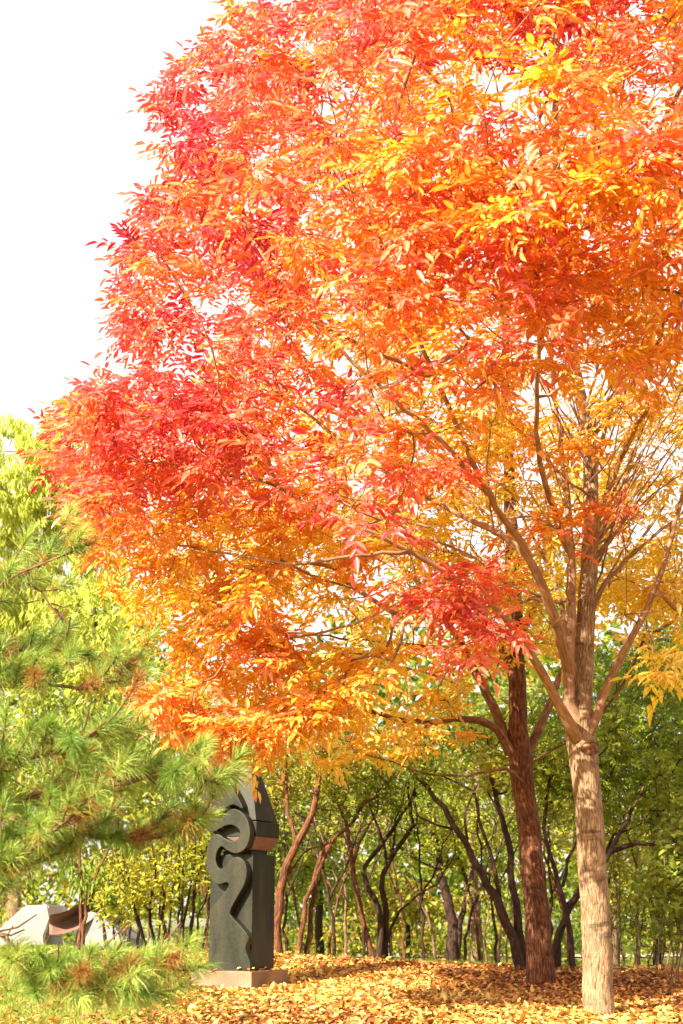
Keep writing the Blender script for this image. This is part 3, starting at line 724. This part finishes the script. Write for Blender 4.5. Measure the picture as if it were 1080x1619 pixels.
wood_tree('broadleaf_tree', 'mossy low-forking tree beyond the mound, left of the black stems', 'tree',
    [([(714, 1522, 22), (716, 1480, 22), (712, 1440, 22), (700, 1390, 22), (690, 1330, 22), (680, 1270, 22)], .13, .05),
     ([(716, 1490, 22), (728, 1460, 22), (735, 1420, 22), (750, 1360, 22)], .08, .03)],
    [(680, 1300, 22.2, 1.2, 1.0, .7), (740, 1330, 22.4, .8, .8, .5)], 260, 10, GREEN, .7, .09, 'bark_dark', 43, None)
wood_tree('broadleaf_tree', 'yellow-green tree with layered low boughs between the slender stems', 'tree',
    [([(505, 1508, 25), (505, 1440, 25), (508, 1380, 25), (512, 1300, 25), (515, 1220, 25)], .10, .04)],
    [(520, 1400, 25, 1.3, 1.1, .5), (480, 1330, 25.2, 1.2, 1.1, .5), (540, 1270, 25.4, 1.4, 1.1, .6)], 460, 10, GREEN, .78, .1, 'bark_dark', 44, None)
wood_tree('broadleaf_tree', 'golden small tree with thin trunk glowing low in the middle distance', 'tree',
    [([(645, 1512, 27), (645, 1470, 27), (644, 1430, 27), (642, 1380, 27)], .07, .03)],
    [(645, 1425, 27, .95, .8, .35), (600, 1450, 27.5, .6, .6, .25), (690, 1440, 27.2, .5, .5, .25)], 200, 10, GOLD, .5, .1, 'bark_dark', 45, None)
wood_tree('broadleaf_tree', 'slim grey-trunked tree at the far right, partly hidden by the pale trunk', 'tree',
    [([(975, 1522, 21.5), (972, 1460, 21.5), (975, 1400, 21.5), (978, 1330, 21.5)], .06, .03)],
    [(985, 1400, 21.6, .7, .7, .45), (960, 1330, 21.8, .8, .8, .45)], 180, 10, GREEN, .85, .09, 'bark_tan', 46, None)
wood_tree('broadleaf_tree', 'dense green tree behind the top of the dark stone sculpture', 'tree',
    [([(410, 1508, 23), (408, 1420, 23), (405, 1330, 23), (402, 1240, 23), (400, 1170, 23)], .09, .045)],
    [(420, 1290, 23, 1.3, 1.1, .7), (360, 1240, 23.3, 1.2, 1.0, .7)], 300, 10, GREEN, .6, .09, 'bark_brown', 47, None)
# leafy bush at the right edge
def bush(label, px, d, spread, n_st, top, crowns, n, per, pal, smid, ls, bark, seed, name='bush', cat='bush', group=None, r0=.014, **kw):
    rng = np.random.default_rng(seed + 500); st = []
    by = proj(np.array([[at(px, 1500, d)[0], d, float(ground_z(at(px, 1500, d)[0], d))]]))[1][0]
    for i in range(n_st):
        x = px + (i / max(1, n_st - 1) - .5) * spread + rng.normal() * 3; lean = (x - px) * .5 + rng.normal() * spread * .2
        ty = top + rng.random() * (by - top) * .3
        dd = d + rng.normal() * .2
        base = np.array([at(x, by, dd)[0], dd])
        yb = proj(np.array([[base[0], dd, float(ground_z(base[0], dd)) - .03]]))[1][0]
        st.append(([(x, yb, dd), (x + lean * .25 + rng.normal() * 3, yb + (ty - yb) * .35, dd), (x + lean * .6 + rng.normal() * 4, yb + (ty - yb) * .7, dd), (x + lean, ty, dd + rng.normal() * .15)], r0 * (.7 + .6 * rng.random()), r0 * .3))
    return wood_tree(name, label, cat, st, crowns, n, per, pal, smid, ls, bark, seed, group, ok=.3, **kw)
bush('yellow-green leafy bush at the right edge of the photo', 1085, 14.3, 40, 7, 1340, [(1078, 1390, 14.3, .36, .5, .62), (1095, 1330, 14.4, .35, .4, .4)], 170, 9, LIME, .3, .085, 'bark_tan', 51, ratio=.6)
bush('thicket of thin upright stems with small green leaves right of the pale trunk', 1010, 19, 130, 16, 1300, [(1000, 1400, 19, .75, .5, .9), (1050, 1440, 19.1, .5, .4, .6)], 240, 8, GREEN, .8, .07, 'bark_tan', 52, name='thicket', cat='shrub', r0=.018)
bush('clump of pale whitish bare stems leaning left, left of the black stems', 800, 18.3, 50, 7, 1370, [(770, 1400, 18.3, .4, .3, .35)], 26, 5, GREEN, .8, .07, 'bark_tan', 53, name='shrub', cat='shrub', r0=.02)
bush('leafy shrub with many dark stems between the pine and the dark sculpture', 270, 18.2, 90, 12, 1290, [(255, 1380, 18.2, .75, .6, .5), (310, 1330, 18.4, .5, .5, .5), (200, 1400, 18.6, .5, .5, .5)], 260, 8, GREEN, .82, .085, 'bark_dark', 54, name='shrub', cat='shrub', r0=.026)
bush('dark leafy shrub just right of the pale abstract stones', 185, 19.5, 40, 6, 1380, [(190, 1400, 19.5, .5, .5, .4)], 110, 8, GREEN, .6, .085, 'bark_dark', 55, name='shrub', cat='shrub', r0=.024)
wood_tree('shrub_tree', 'small tree with two thin trunks and drooping lime leaves beside the abstract stones', 'tree',
    [([(126, 1505, 17.5), (126, 1450, 17.5), (128, 1390, 17.5), (124, 1320, 17.5), (130, 1200, 17.6)], .03, .018),
     ([(130, 1500, 17.5), (136, 1430, 17.5), (150, 1390, 17.5), (175, 1330, 17.6), (190, 1250, 17.7)], .03, .015)],
    [(130, 1390, 17.4, .42, .4, .18), (185, 1345, 17.6, .4, .4, .2), (100, 1350, 17.8, .4, .4, .3), (150, 1180, 18, .9, .8, .7)], 150, 8, LIME, .15, .13, 'bark_brown', 56, droop=.9, ratio=.26)
# trees on the left behind the pine
wood_tree('broadleaf_tree', 'sunlit yellow-green tree at the left between the pine and the red crown', 'tree',
    [([(190, 1510, 21), (188, 1400, 21), (180, 1250, 21), (165, 1100, 21), (150, 960, 21)], .09, .03)],
    [(160, 990, 21, 1.1, 1.0, .9), (200, 1080, 21, 1.0, .9, .8), (110, 1090, 21.2, 1.1, 1.0, .8), (60, 1200, 21.4, 1.2, 1.0, .9), (230, 1200, 21.4, 1.1, 1.0, .8)], 560, 12, LIME, .6, .13, 'bark_dark', 61, droop=.7, ratio=.34)
wood_tree('willow_tree', 'pale lime willow with hanging leaves at the left edge against the white sky', 'tree',
    [([(20, 1505, 28), (25, 1350, 28), (40, 1150, 28), (50, 950, 28), (60, 800, 28)], .2, .05)],
    [(0, 765, 28, 1.5, 1.4, 1.7), (70, 770, 28, 1.2, 1.2, 1.6), (140, 740, 28.3, 1.2, 1.2, 1.8), (-60, 930, 28, 1.8, 1.5, 1.6), (185, 650, 28.6, .7, .8, 1.0), (90, 960, 28, 1.8, 1.4, 1.4), (180, 850, 28.4, 1.0, 1.0, 1.2)], 1300, 26, LIME, .95, .17, 'bark_tan', 62, droop=1.0, ratio=.2, down=1.0)

# far wood: one unreadable mass of leaves
def far_wood():
    rng = np.random.default_rng(91); V, F, C, off = [], [], [], 0
    n = 85000
    x = rng.uniform(-24, 26, n); y = rng.uniform(36, 50, n)
    top = 8.6 + 1.2 * np.sin(x * .45) + .9 * np.sin(x * 1.1 + 1) + np.where(x < -6, 2.0, 0) + np.where(x > 6, 2.2, 0)
    z = .35 + (top - .35) * rng.random(n) ** .95
    P = np.stack([x, y, z], 1)
    g = wavy(P, .9, 5)
    P = P[rng.random(n) < np.clip(.6 + .5 * g, .3, 1)]
    m = len(P); col = ramp(.46 + .26 * wavy(P, .8, 6) + .12 * rng.normal(size=m), GREEN)
    yel = wavy(P, .5, 7) > .75; col[yel] = ramp(.4 + .15 * rng.normal(size=yel.sum()), GOLD)
    d = rand_unit(m, rng); d[:, 2] -= .4
    L_ = .22 + .18 * rng.random(m)
    V, F, C = leaflets(P, unit(d), rand_unit(m, rng) + np.array(SDIR)[None] * .8, L_, L_ * .55, np.clip(col, 0, 1), rng=rng)
    o = mesh_np('far_wood', V, F, M['green_leaf'], None, C)
    tag(o, 'dense far mass of green and golden foliage behind all the stems', 'woodland', kind='stuff')
far_wood()

def undergrowth():
    rng = np.random.default_rng(93); n = 52000
    x = rng.uniform(-13, 13, n); y = 22.5 + 12.2 * rng.random(n) ** .6; h = .5 + 1.3 * np.clip(.5 + .6 * np.sin(x * .9 + y) + .4 * np.sin(x * 2.3), .05, 1)
    P = np.stack([x, y, ground_z(x, y) + h * rng.random(n)], 1)
    P = P[rng.random(n) < np.clip(.45 + .8 * wavy(P, 1.2, 15), .08, 1)]; m = len(P)
    col = ramp(.55 + .26 * wavy(P, 1.1, 16) + .12 * rng.normal(size=m), GREEN); yel = wavy(P, .8, 17) > .5; col[yel] = ramp(.45 + .2 * rng.normal(size=yel.sum()), GOLD)
    d = rand_unit(m, rng); d[:, 2] -= .2; L_ = .07 + .08 * rng.random(m)
    V, F, C = leaflets(P, unit(d), rand_unit(m, rng) + np.array(SDIR)[None] * .6, L_, L_ * .5, np.clip(col, 0, 1), rng=rng)
    tag(mesh_np('undergrowth', V, F, M['green_leaf'], None, C), 'low green and yellow undergrowth between the far trunks', 'undergrowth', kind='stuff')
undergrowth()
GS = 'thin bare saplings scattered in the wood'
for k_, x_ in enumerate([452, 475, 530, 548, 575, 640, 668, 690, 735, 758, 785, 845, 870, 900, 940, 965, 1010, 330, 300, 230, 1040, 520]):
    r_ = np.random.default_rng(700 + k_); d_ = r_.uniform(19.3, 24); l_ = r_.normal() * 50; y_ = 1250 - r_.uniform(0, 70)
    wood_tree('sapling', 'thin bare sapling with a slender dark stem among the background trees', 'sapling',
        [([(x_, 1515, d_), (x_ + l_ * .1, 1450, d_), (x_ + l_ * .55, 1350, d_), (x_ + l_, y_, d_)], .036, .012),
         ([(x_ + l_ * .2, 1425, d_), (x_ + l_ * .1 - 30 * (1 if k_ % 2 else -1), 1350, d_ + .1), (x_ - 55 * (1 if k_ % 2 else -1), 1270, d_ + .2)], .022, .009)],
        [(x_ + l_ * .7, 1280, d_, .9, .6, .55)], 46, .7, GREEN, .7, .08, ['bark_dark', 'bark_brown', 'bark_dark', 'bark_tan'][k_ % 4], 800 + k_, GS)

# ------------------------------------------------------------------ pine at the left
def pine():
    rng = np.random.default_rng(71); D0 = 7.4
    b = np.array([at(-420, 1500, D0)[0], D0, 0]); b[2] = float(ground_z(b[0], D0)) - .03
    root = empty('pine_tree', b + np.array([0, 0, .03]), 'green long-needled pine reaching in from the left edge with tufted boughs', 'tree')
    t = Tree(5)
    t.limb(np.vstack([b, b + [0.02, 0, 1.2], b + [.06, .02, 2.4], b + [.04, 0, 3.4], b + [.06, 0, 4.4]]), .13, .02, .9, wob=.004)
    A = lambda *p: np.array([at(*q) for q in p])
    tz = lambda py, dd=7.4: np.array([b[0] + .04, dd, at(-420, py, dd)[2]])
    boughs = [
        ([(-60, 955, 7.2), (0, 928, 7.1), (60, 898, 7.0), (122, 866, 6.9)], .02, .006, 10),
        ([(-60, 900, 7.6), (0, 905, 7.6), (60, 935, 7.6), (110, 985, 7.6)], .018, .006, 8),
        ([(-80, 1075, 7.2), (0, 1088, 7.1), (80, 1086, 7.0), (150, 1080, 7.0), (205, 1050, 6.9)], .026, .007, 18),
        ([(-80, 1020, 7.6), (0, 1025, 7.6), (70, 1030, 7.5), (140, 1035, 7.4)], .022, .006, 14),
        ([(-90, 1250, 7.0), (0, 1215, 6.8), (80, 1190, 6.7), (150, 1160, 6.6), (180, 1130, 6.6)], .028, .007, 22),
        ([(-90, 1280, 7.2), (0, 1270, 7.1), (100, 1250, 7.0), (200, 1235, 6.9), (280, 1225, 6.8), (350, 1240, 6.7)], .03, .007, 30),
        ([(-90, 1330, 7.5), (20, 1335, 7.4), (130, 1325, 7.3), (230, 1322, 7.2), (320, 1305, 7.1)], .028, .007, 24),
        ([(-90, 1420, 7.0), (0, 1380, 6.8), (60, 1330, 6.7), (110, 1290, 6.6), (140, 1260, 6.6)], .026, .007, 18),
        ([(-60, 1430, 7.3), (0, 1385, 7.3), (60, 1360, 7.2), (120, 1345, 7.2)], .022, .006, 12),
        ([(-90, 1455, 7.0), (0, 1480, 6.9), (50, 1520, 6.8), (110, 1536, 6.7), (200, 1530, 6.6), (285, 1515, 6.5)], .018, .005, 26),
        ([(50, 1520, 6.8), (100, 1550, 6.7), (170, 1565, 6.6), (230, 1570, 6.5)], .012, .005, 14),
    ]
    tufts_o, tufts_d = [], []
    for pts, r0, r1, k in boughs:
        p = A(*pts)
        if pts[0][0] < 0: p = np.vstack([tz(pts[0][1] + 60), p])
        n0 = len(t.par); t.limb(p, r0 * .62, r1 * .7, 2.0, wob=.01, step=.09)
        C, T = catmull(p, .05); tan = unit(np.gradient(C, axis=0))
        vis = np.nonzero(proj(C)[0] > -340)[0]
        tufts_o.append(C[-1]); tufts_d.append(tan[-1])
        k = int(k * (2.2 if pts[0][0] < 0 else 1.6)); r0 = r0
        for q in range(k):
            i = vis[int((len(vis) - 1) * (q + rng.random()) / k)]
            sd = unit(np.cross(tan[i], [0, 0, 1])[None])[0] * rng.choice([-1, 1])
            d = unit((tan[i] * .7 + sd * rng.uniform(.1, .9) + np.array([0, 0, rng.uniform(-.35, .75)]) + rng.normal(size=3) * .15)[None])[0]
            L = rng.uniform(.10, .34)
            e = C[i] + d * L + np.array([0, 0, .04])
            t.limb(np.array([C[i], C[i] + d * L * .55, e]), .006, .004, 2.0, step=.06, wob=.003, main=False)
            tufts_o.append(e); tufts_d.append(unit((d + [0, 0, .25])[None])[0])
            if L > .2: tufts_o.append(C[i] + d * L * .5); tufts_d.append(d)
    t.finish(.004, 2.3, .04)
    build_wood(t, root, M['bark_brown'], M['bark_limb_brown'], 12)
    O = np.array(tufts_o); Dd = np.array(tufts_d)
    tx, ty = proj(O); kp = ~((tx < 95) & (ty > 1405) & (ty < 1505)) & ~((tx > 110) & (ty > 1340) & (ty < 1478)) & ~((tx > 40) & (tx < 400) & (ty > 925) & (ty < 985)) & ~((tx > 120) & (ty > 1085) & (ty < 1125)); O, Dd = O[kp], Dd[kp]
    O_n = len(O); N = 150
    tone = rng.random(len(O)); I = np.repeat(np.arange(len(O)), N); m = len(I)
    ax = Dd[I]; r = rand_unit(m, rng); r = unit(r - ax * (r * ax).sum(1, keepdims=True))
    f = rng.random(m)                                     # place along the shoot: old needles low, new ones at the tip
    ang = (1.35 - 1.0 * f + rng.normal(size=m) * .18)[:, None]
    dirn = unit(ax * np.cos(ang) + r * np.sin(ang))
    L = (.075 + .05 * rng.random(m))[:, None]
    o = O[I] - ax * ((1 - f)[:, None] * .11)
    s = unit(np.cross(dirn, rand_unit(m, rng))); wd = .0012
    mid = o + dirn * L * .55; tip = o + dirn * L + np.array([[0, 0, -1]]) * L * (.10 + .12 * rng.random((m, 1)))
    V = np.stack([o - s * wd, o + s * wd, mid + s * wd, mid - s * wd, tip], 1).reshape(-1, 3)
    q = (np.arange(m) * 5)[:, None]
    old = (f < .22) & (rng.random(m) < .75) & (tone[I] > .3)
    col = ramp(.35 + .5 * rng.random(m) * .6 + .35 * tone[I], [(0, (.04, .09, .012)), (.5, (.17, .30, .04)), (1, (.48, .56, .11))])
    col[old] = ramp(rng.random(old.sum()), [(0, (.26, .10, .02)), (1, (.52, .30, .05))])
    brown = np.isin(I, np.nonzero(rng.random(len(O)) < .07)[0]); col[brown] = ramp(rng.random(brown.sum()), [(0, (.24, .09, .02)), (1, (.45, .22, .05))])
    mesh_np('needles', V - np.array(root.location), [q + np.array([[0, 1, 2, 3]]), q + np.array([[3, 2, 4]])], M['needle'], root, np.repeat(col, 5, 0))
pine()

# ------------------------------------------------------------------ dark stone sculpture
def sculpture():
    TH = math.radians(27); D0 = 14.6
    Cn = at(393, 1540, D0); gz = float(ground_z(Cn[0], D0))
    a = np.array([-math.cos(TH), math.sin(TH), 0]); bdir = np.array([math.sin(TH), math.cos(TH), 0])   # along the front face (to the left), along the right face (backwards)
    nf = np.array([-math.sin(TH), -math.cos(TH), 0]); nr = np.array([math.cos(TH), -math.sin(TH), 0])
    root = empty('stone_sculpture', (Cn[0], Cn[1], gz), 'dark polished stone pillar sculpture with a carved serpent ribbon on a pale plinth', 'sculpture')
    O = np.array(root.location)
    def on_face(px, py, push=0.0):
        """pixel -> (u along a, z) on the front face plane moved out by push"""
        o = np.array([0, 0, CAMZ]); r = at(px, py, 10.0) - o
        t_ = np.dot(Cn + nf * push - o, nf) / np.dot(r, nf)
        p = o + r * t_ - Cn
        return float(np.dot(p, a)), float(o[2] + r[2] * t_ - gz)
    def world(u, z, out):      # front-face coordinates to root-local
        p = Cn + a * u + nf * out - O; return (p[0], p[1], z)
    def bevelled(name, bm_verts, faces, mat, bev=.006):
        me = bpy.data.meshes.new(name); me.from_pydata([tuple(map(float, v)) for v in bm_verts], [], faces); me.update()
        import bmesh
        bm = bmesh.new(); bm.from_mesh(me); bmesh.ops.recalc_face_normals(bm, faces=bm.faces)
        if bev: bmesh.ops.bevel(bm, geom=[e for e in bm.edges if len(e.link_faces) == 2 and e.calc_face_angle(0) > .6], offset=bev, segments=2, affect='EDGES', profile=.6)
        bm.to_mesh(me); bm.free(); me.materials.append(mat)
        o = bpy.data.objects.new(name, me); COL.objects.link(o); o.parent = root; return o
    def block(name, u0, u1, o0, o1, z0, z1, mat, top=None, bev=.006):
        """box in face coordinates; top = (u0,u1,o0,o1) for a tapered top"""
        tq = top or (u0, u1, o0, o1)
        v = [world(u0, z0, o0), world(u1, z0, o0), world(u1, z0, o1), world(u0, z0, o1), world(tq[0], z1, tq[2]), world(tq[1], z1, tq[2]), world(tq[1], z1, tq[3]), world(tq[0], z1, tq[3])]
        return bevelled(name, v, [(0, 1, 2, 3), (4, 5, 6, 7), (0, 1, 5, 4), (1, 2, 6, 5), (2, 3, 7, 6), (3, 0, 4, 7)], mat, bev)
    def smooth_poly(pts, step=.03):
        P = np.array(pts + pts[:1], float); Q = np.vstack([P[-2], P, P[1]]); out = []
        for i in range(1, len(P)):
            p0, p1, p2, p3 = Q[i - 1], Q[i], Q[i + 1], Q[i + 2]
            for k in range(4):
                t_ = k / 4; out.append(.5 * (2 * p1 + (p2 - p0) * t_ + (2 * p0 - 5 * p1 + 4 * p2 - p3) * t_ ** 2 + (3 * p1 - p0 - 3 * p2 + p3) * t_ ** 3))
        return out
    def plate(name, pix, o0, o1, mat, bev=.008):
        uv = [on_face(x, y, o1) for x, y in smooth_poly(pix)]
        n = len(uv); v = [world(u, z, o0) for u, z in uv] + [world(u, z, o1) for u, z in uv]
        f = [tuple(range(n)), tuple(range(n, 2 * n))] + [(i, (i + 1) % n, n + (i + 1) % n, n + i) for i in range(n)]
        return bevelled(name, v, f, mat, bev)
    H0 = on_face(393, 1535)[1]                             # top of plinth
    S = on_face(327, 1450)[0]
    g = M['granite']
    info = (Cn, a, bdir, S, gz + H0)
    block('plinth', -.10, S + .10, .11, -S - .13, -.10, H0, M['plinth'], bev=.012)
    zc = on_face(393, 1350)[1]
    block('column', .0, S, -.05, -S, H0 + .001, zc, g)
    # serpent ribbon that climbs from the lower face, bends twice and leaves the column
    serp = [(393, 1533), (388, 1500), (393, 1482), (380, 1464), (367, 1450), (364, 1440), (374, 1420), (386, 1398), (390, 1378), (386, 1362), (375, 1355), (365, 1359), (355, 1371), (346, 1373), (341, 1360), (343, 1346), (350, 1338), (360, 1345), (374, 1349),
            (388, 1341), (395, 1322), (393, 1302), (385, 1287), (370, 1279), (358, 1284), (350, 1293), (336, 1295), (322, 1290), (321, 1304), (330, 1315), (340, 1314), (352, 1307), (366, 1304), (378, 1312), (378, 1324), (368, 1330), (356, 1326), (344, 1319), (334, 1323),
            (328, 1338), (326, 1365), (329, 1380), (336, 1392), (346, 1398), (358, 1395), (361, 1401), (350, 1417), (336, 1434), (331, 1448), (338, 1474), (342, 1500), (335, 1533)]
    uvn = len(serp)
    plate('serpent_ribbon', serp, -.049, .045, g, .006)
    z1 = on_face(393, 1343)[1]; z2 = on_face(393, 1322)[1]; z3 = on_face(393, 1298)[1]
    # waist, projecting collar and tapered head above the column
    block('waist', .06, S - .10, -.12, -S + .06, zc + .001, z1 + .001, g)
    block('collar', .04, S - .12, -.10, -S + .02, z1 + .002, z2, M['rust_and_reflection'], top=(-.03, S - .03, -.055, -S - .03))  # brown-red reflection on the underside painted in as the collar's colour
    block('collar_block', -.03, S - .03, -.055, -S - .03, z2 + .001, z3, g)
    z4 = on_face(393, 1205)[1]
    block('head', -.02, S - .02, -.06, -S - .01, z3 + .012, z4, g, top=(.13, S - .13, -.19, -S + .16))
    plate('crest', [(325, 1292), (320, 1262), (322, 1238), (317, 1214), (320, 1199), (332, 1196), (346, 1206), (356, 1228), (370, 1250), (384, 1278), (368, 1272), (354, 1280), (342, 1288)], -.09, .02, g)
    plate('fin', [(330, 1215), (306, 1180), (286, 1150), (285, 1122), (298, 1108), (312, 1120), (318, 1150), (335, 1180), (350, 1210)], -.20, -.10, g)
    return info
PLINTH = sculpture()

# ------------------------------------------------------------------ pale abstract stones at the left
def abstract_stone():
    D0 = 20.0
    c = at(90, 1500, D0); gz = float(ground_z(c[0], D0))
    root = empty('stone_sculpture', (c[0], D0, gz), 'abstract sculpture of pale slabs and a brown curved shell on the grass at the left', 'sculpture')
    O = np.array(root.location)
    import bmesh
    def slab(name, pix, d0, depth, mat, twist=0.0, bev=.02):
        f0 = [at(x, y, d0 + twist * (x - 90) * .01) - O for x, y in pix]
        for p in f0: p[2] = max(p[2], -.05)
        f1 = [p + np.array([.10, depth, 0]) for p in f0]
        n = len(pix); v = [tuple(map(float, p)) for p in f0 + f1]
        me = bpy.data.meshes.new(name); me.from_pydata(v, [], [tuple(range(n)), tuple(range(n, 2 * n))] + [(i, (i + 1) % n, n + (i + 1) % n, n + i) for i in range(n)]); me.update()
        bm = bmesh.new(); bm.from_mesh(me); bmesh.ops.recalc_face_normals(bm, faces=bm.faces)
        bmesh.ops.bevel(bm, geom=bm.edges[:], offset=bev, segments=2, affect='EDGES')
        bm.to_mesh(me); bm.free(); me.materials.append(mat)
        o = bpy.data.objects.new(name, me); COL.objects.link(o); o.parent = root; return o
    slab('pale_slab', [(-40, 1520), (-30, 1490), (0, 1468), (38, 1432), (76, 1430), (80, 1452), (70, 1480), (72, 1520)], D0, .8, M['concrete'], .35)
    slab('grey_slab', [(112, 1520), (122, 1470), (140, 1440), (152, 1444), (180, 1466), (206, 1486), (214, 1520)], D0 + .1, .9, M['grey_stone'], -.3)
    # curved shell, hollow side to the right
    V, F = [], []; nu, nv = 14, 12
    for s_ in (0, 1):
        for i in range(nu):
            t = i / (nu - 1)
            for j in range(nv):
                w_ = j / (nv - 1)
                x = 78 + 84 * t; yt = 1445 - 55 * t ** 1.5 + 6 * math.sin(math.pi * t); yb = 1478 - 40 * t ** 2.2
                y = yb + (yt - yb) * w_
                d = D0 - .25 + .55 * math.sin(math.pi * w_) * (.4 + .6 * t) + (.07 if s_ else 0) + .2 * t
                V.append(at(x, y, d) - O)
    q = lambda s_, i, j: s_ * nu * nv + i * nv + j
    for s_ in (0, 1):
        for i in range(nu - 1):
            for j in range(nv - 1): F.append((q(s_, i, j), q(s_, i + 1, j), q(s_, i + 1, j + 1), q(s_, i, j + 1)))
    for i in range(nu - 1):
        for j in (0, nv - 1): F.append((q(0, i, j), q(0, i + 1, j), q(1, i + 1, j), q(1, i, j)))
    for j in range(nv - 1):
        for i in (0, nu - 1): F.append((q(0, i, j), q(0, i, j + 1), q(1, i, j + 1), q(1, i, j)))
    mesh_np('curved_shell', np.array(V), np.array(F), M['rust_and_reflection'], root, smooth=True)
abstract_stone()

# ------------------------------------------------------------------ fence and path far behind
def far_fence():
    root = empty('mesh_fence', (0, 35, float(ground_z(0, 35))), 'long low grey fence on a kerb far behind the trees', 'fence')
    V, F = [], []
    def box(x0, x1, y0, y1, z0, z1, V, F):
        o = len(V); V += [(x0, y0, z0), (x1, y0, z0), (x1, y1, z0), (x0, y1, z0), (x0, y0, z1), (x1, y0, z1), (x1, y1, z1), (x0, y1, z1)]
        F += [(o, o + 3, o + 2, o + 1), (o + 4, o + 5, o + 6, o + 7), (o, o + 1, o + 5, o + 4), (o + 1, o + 2, o + 6, o + 5), (o + 2, o + 3, o + 7, o + 6), (o + 3, o, o + 4, o + 7)]
    box(-22, 22, -.12, .12, -.1, .30, V, F)
    mesh_np('kerb_wall', np.array(V), np.array(F), M['wall_grey'], root)
    V, F = [], []
    box(-22, 22, -.02, .02, .301, .75, V, F)
    for k in range(17): box(-22 + 2.75 * k - .04, -22 + 2.75 * k + .04, -.06, -.021, .301, .85, V, F)
    mesh_np('mesh_panel', np.array(V), np.array(F), M['wall_grey'], root)
far_fence()
def path():
    xs = np.linspace(-30, 30, 61); V = []
    for x in xs:
        for y in (29.0, 31.0): V.append((x, y + .4 * math.sin(x * .1), float(ground_z(x, y + .4 * math.sin(x * .1))) + .03))
    F = [(2 * i, 2 * i + 2, 2 * i + 3, 2 * i + 1) for i in range(60)]
    tag(mesh_np('path', np.array(V), np.array(F), M['paving']), kind='structure')
path()

# ------------------------------------------------------------------ fallen leaves and grass
def litter():
    rng = np.random.default_rng(81)
    n = 210000
    y = np.where(rng.random(n) < .85, rng.uniform(8.5, 18.5, n), rng.uniform(0.5, 24, n)); x = rng.uniform(-6, 7, n)
    turf = np.clip((-x - .3) / 1.5, 0, 1) * .955
    band = np.clip(1 - np.abs(y - 11.2 - .15 * x) / 1.3, 0, 1)
    keep = rng.random(n) < np.clip(1 - turf + .22 * band * (x < -.5), .05, 1) * np.where(y > 17.2, .35, 1)
    x, y = x[keep], y[keep]; m = len(x)
    z = ground_z(x, y) + .008 + .035 * rng.random(m)
    Cn, pa, pb, S, pz = PLINTH          # some leaves lie on the plinth, none inside the stone
    q = np.stack([x - Cn[0], y - Cn[1]], 1); u = q @ pa[:2]; v = q @ pb[:2]
    onp = (u > -.13) & (u < S + .13) & (v > -.14) & (v < S + .16); col_ = (u > -.03) & (u < S + .03) & (v > -.07) & (v < S + .03)
    kk = ~(onp & (col_ | (rng.random(m) < .86) | (u < -.09) | (u > S + .09) | (v < -.1) | (v > S + .12)))
    x, y, z, onp = x[kk], y[kk], z[kk], onp[kk]; m = len(x); z = np.where(onp, pz + .012 + .01 * rng.random(m), z)
    P = np.stack([x, y, z], 1)
    d = rand_unit(m, rng); d[:, 2] *= .28
    nn = np.array([[0, 0, 1.0]]) + rng.normal(size=(m, 3)) * .42
    s = .45 + .34 * rng.normal(size=m) + .22 * wavy(P, 1.3, 12)
    near = np.clip((11.6 - y) / .8, 0, 1) * .35  # sunlit front strip put into the leaf colour: paler, yellower towards the camera
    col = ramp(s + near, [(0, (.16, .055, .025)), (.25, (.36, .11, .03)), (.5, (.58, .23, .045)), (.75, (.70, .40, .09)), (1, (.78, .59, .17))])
    L_ = (.034 + .05 * rng.random(m)) * np.where(rng.random(m) < .1, 1.35, 1)
    V, F, C = leaflets(P, unit(d), nn, L_, L_ * (.38 + .25 * rng.random(m)), np.clip(col, 0, 1), fold=.16, curl=.2, rng=rng)
    tag(mesh_np('fallen_leaves', V, F, M['litter'], None, C), 'carpet of fallen yellow, orange and brown leaves over the mound', 'leaf litter', kind='stuff')
litter()

def grass():
    rng = np.random.default_rng(82); n = 300000
    y = rng.uniform(6, 24, n); x = rng.uniform(-8, 7, n)
    turf = np.clip((-x - .1) / 1.8, 0, 1)
    turf = np.maximum(turf, np.where(y > 18.2, .9, .04))
    k = rng.random(n) < turf; x, y = x[k], y[k]; m = len(x)
    P = np.stack([x, y, ground_z(x, y) - .004], 1)
    h = (.025 + .045 * rng.random(m))[:, None]; a = rng.random(m) * 6.28
    s = np.stack([np.cos(a), np.sin(a), np.zeros(m)], 1) * .0035; lean = rng.normal(size=(m, 3)) * .6; lean[:, 2] = 1
    mid = P + lean * h * .55; tip = P + lean * h; tip[:, :2] += rng.normal(size=(m, 2)) * .02
    V = np.stack([P - s, P + s, mid + s * .8, mid - s * .8, tip], 1).reshape(-1, 3); q = (np.arange(m) * 5)[:, None]
    col = ramp(.5 + .25 * wavy(P, .9, 14) + .2 * rng.normal(size=m), [(0, (.06, .14, .015)), (.5, (.19, .29, .03)), (1, (.42, .42, .07))])
    o = mesh_np('grass', V, [q + np.array([[0, 1, 2, 3]]), q + np.array([[3, 2, 4]])], M['grass'], None, np.repeat(col, 5, 0))
    tag(o, 'short yellow-green grass at the left of the leaf carpet', 'grass', kind='stuff')
grass()
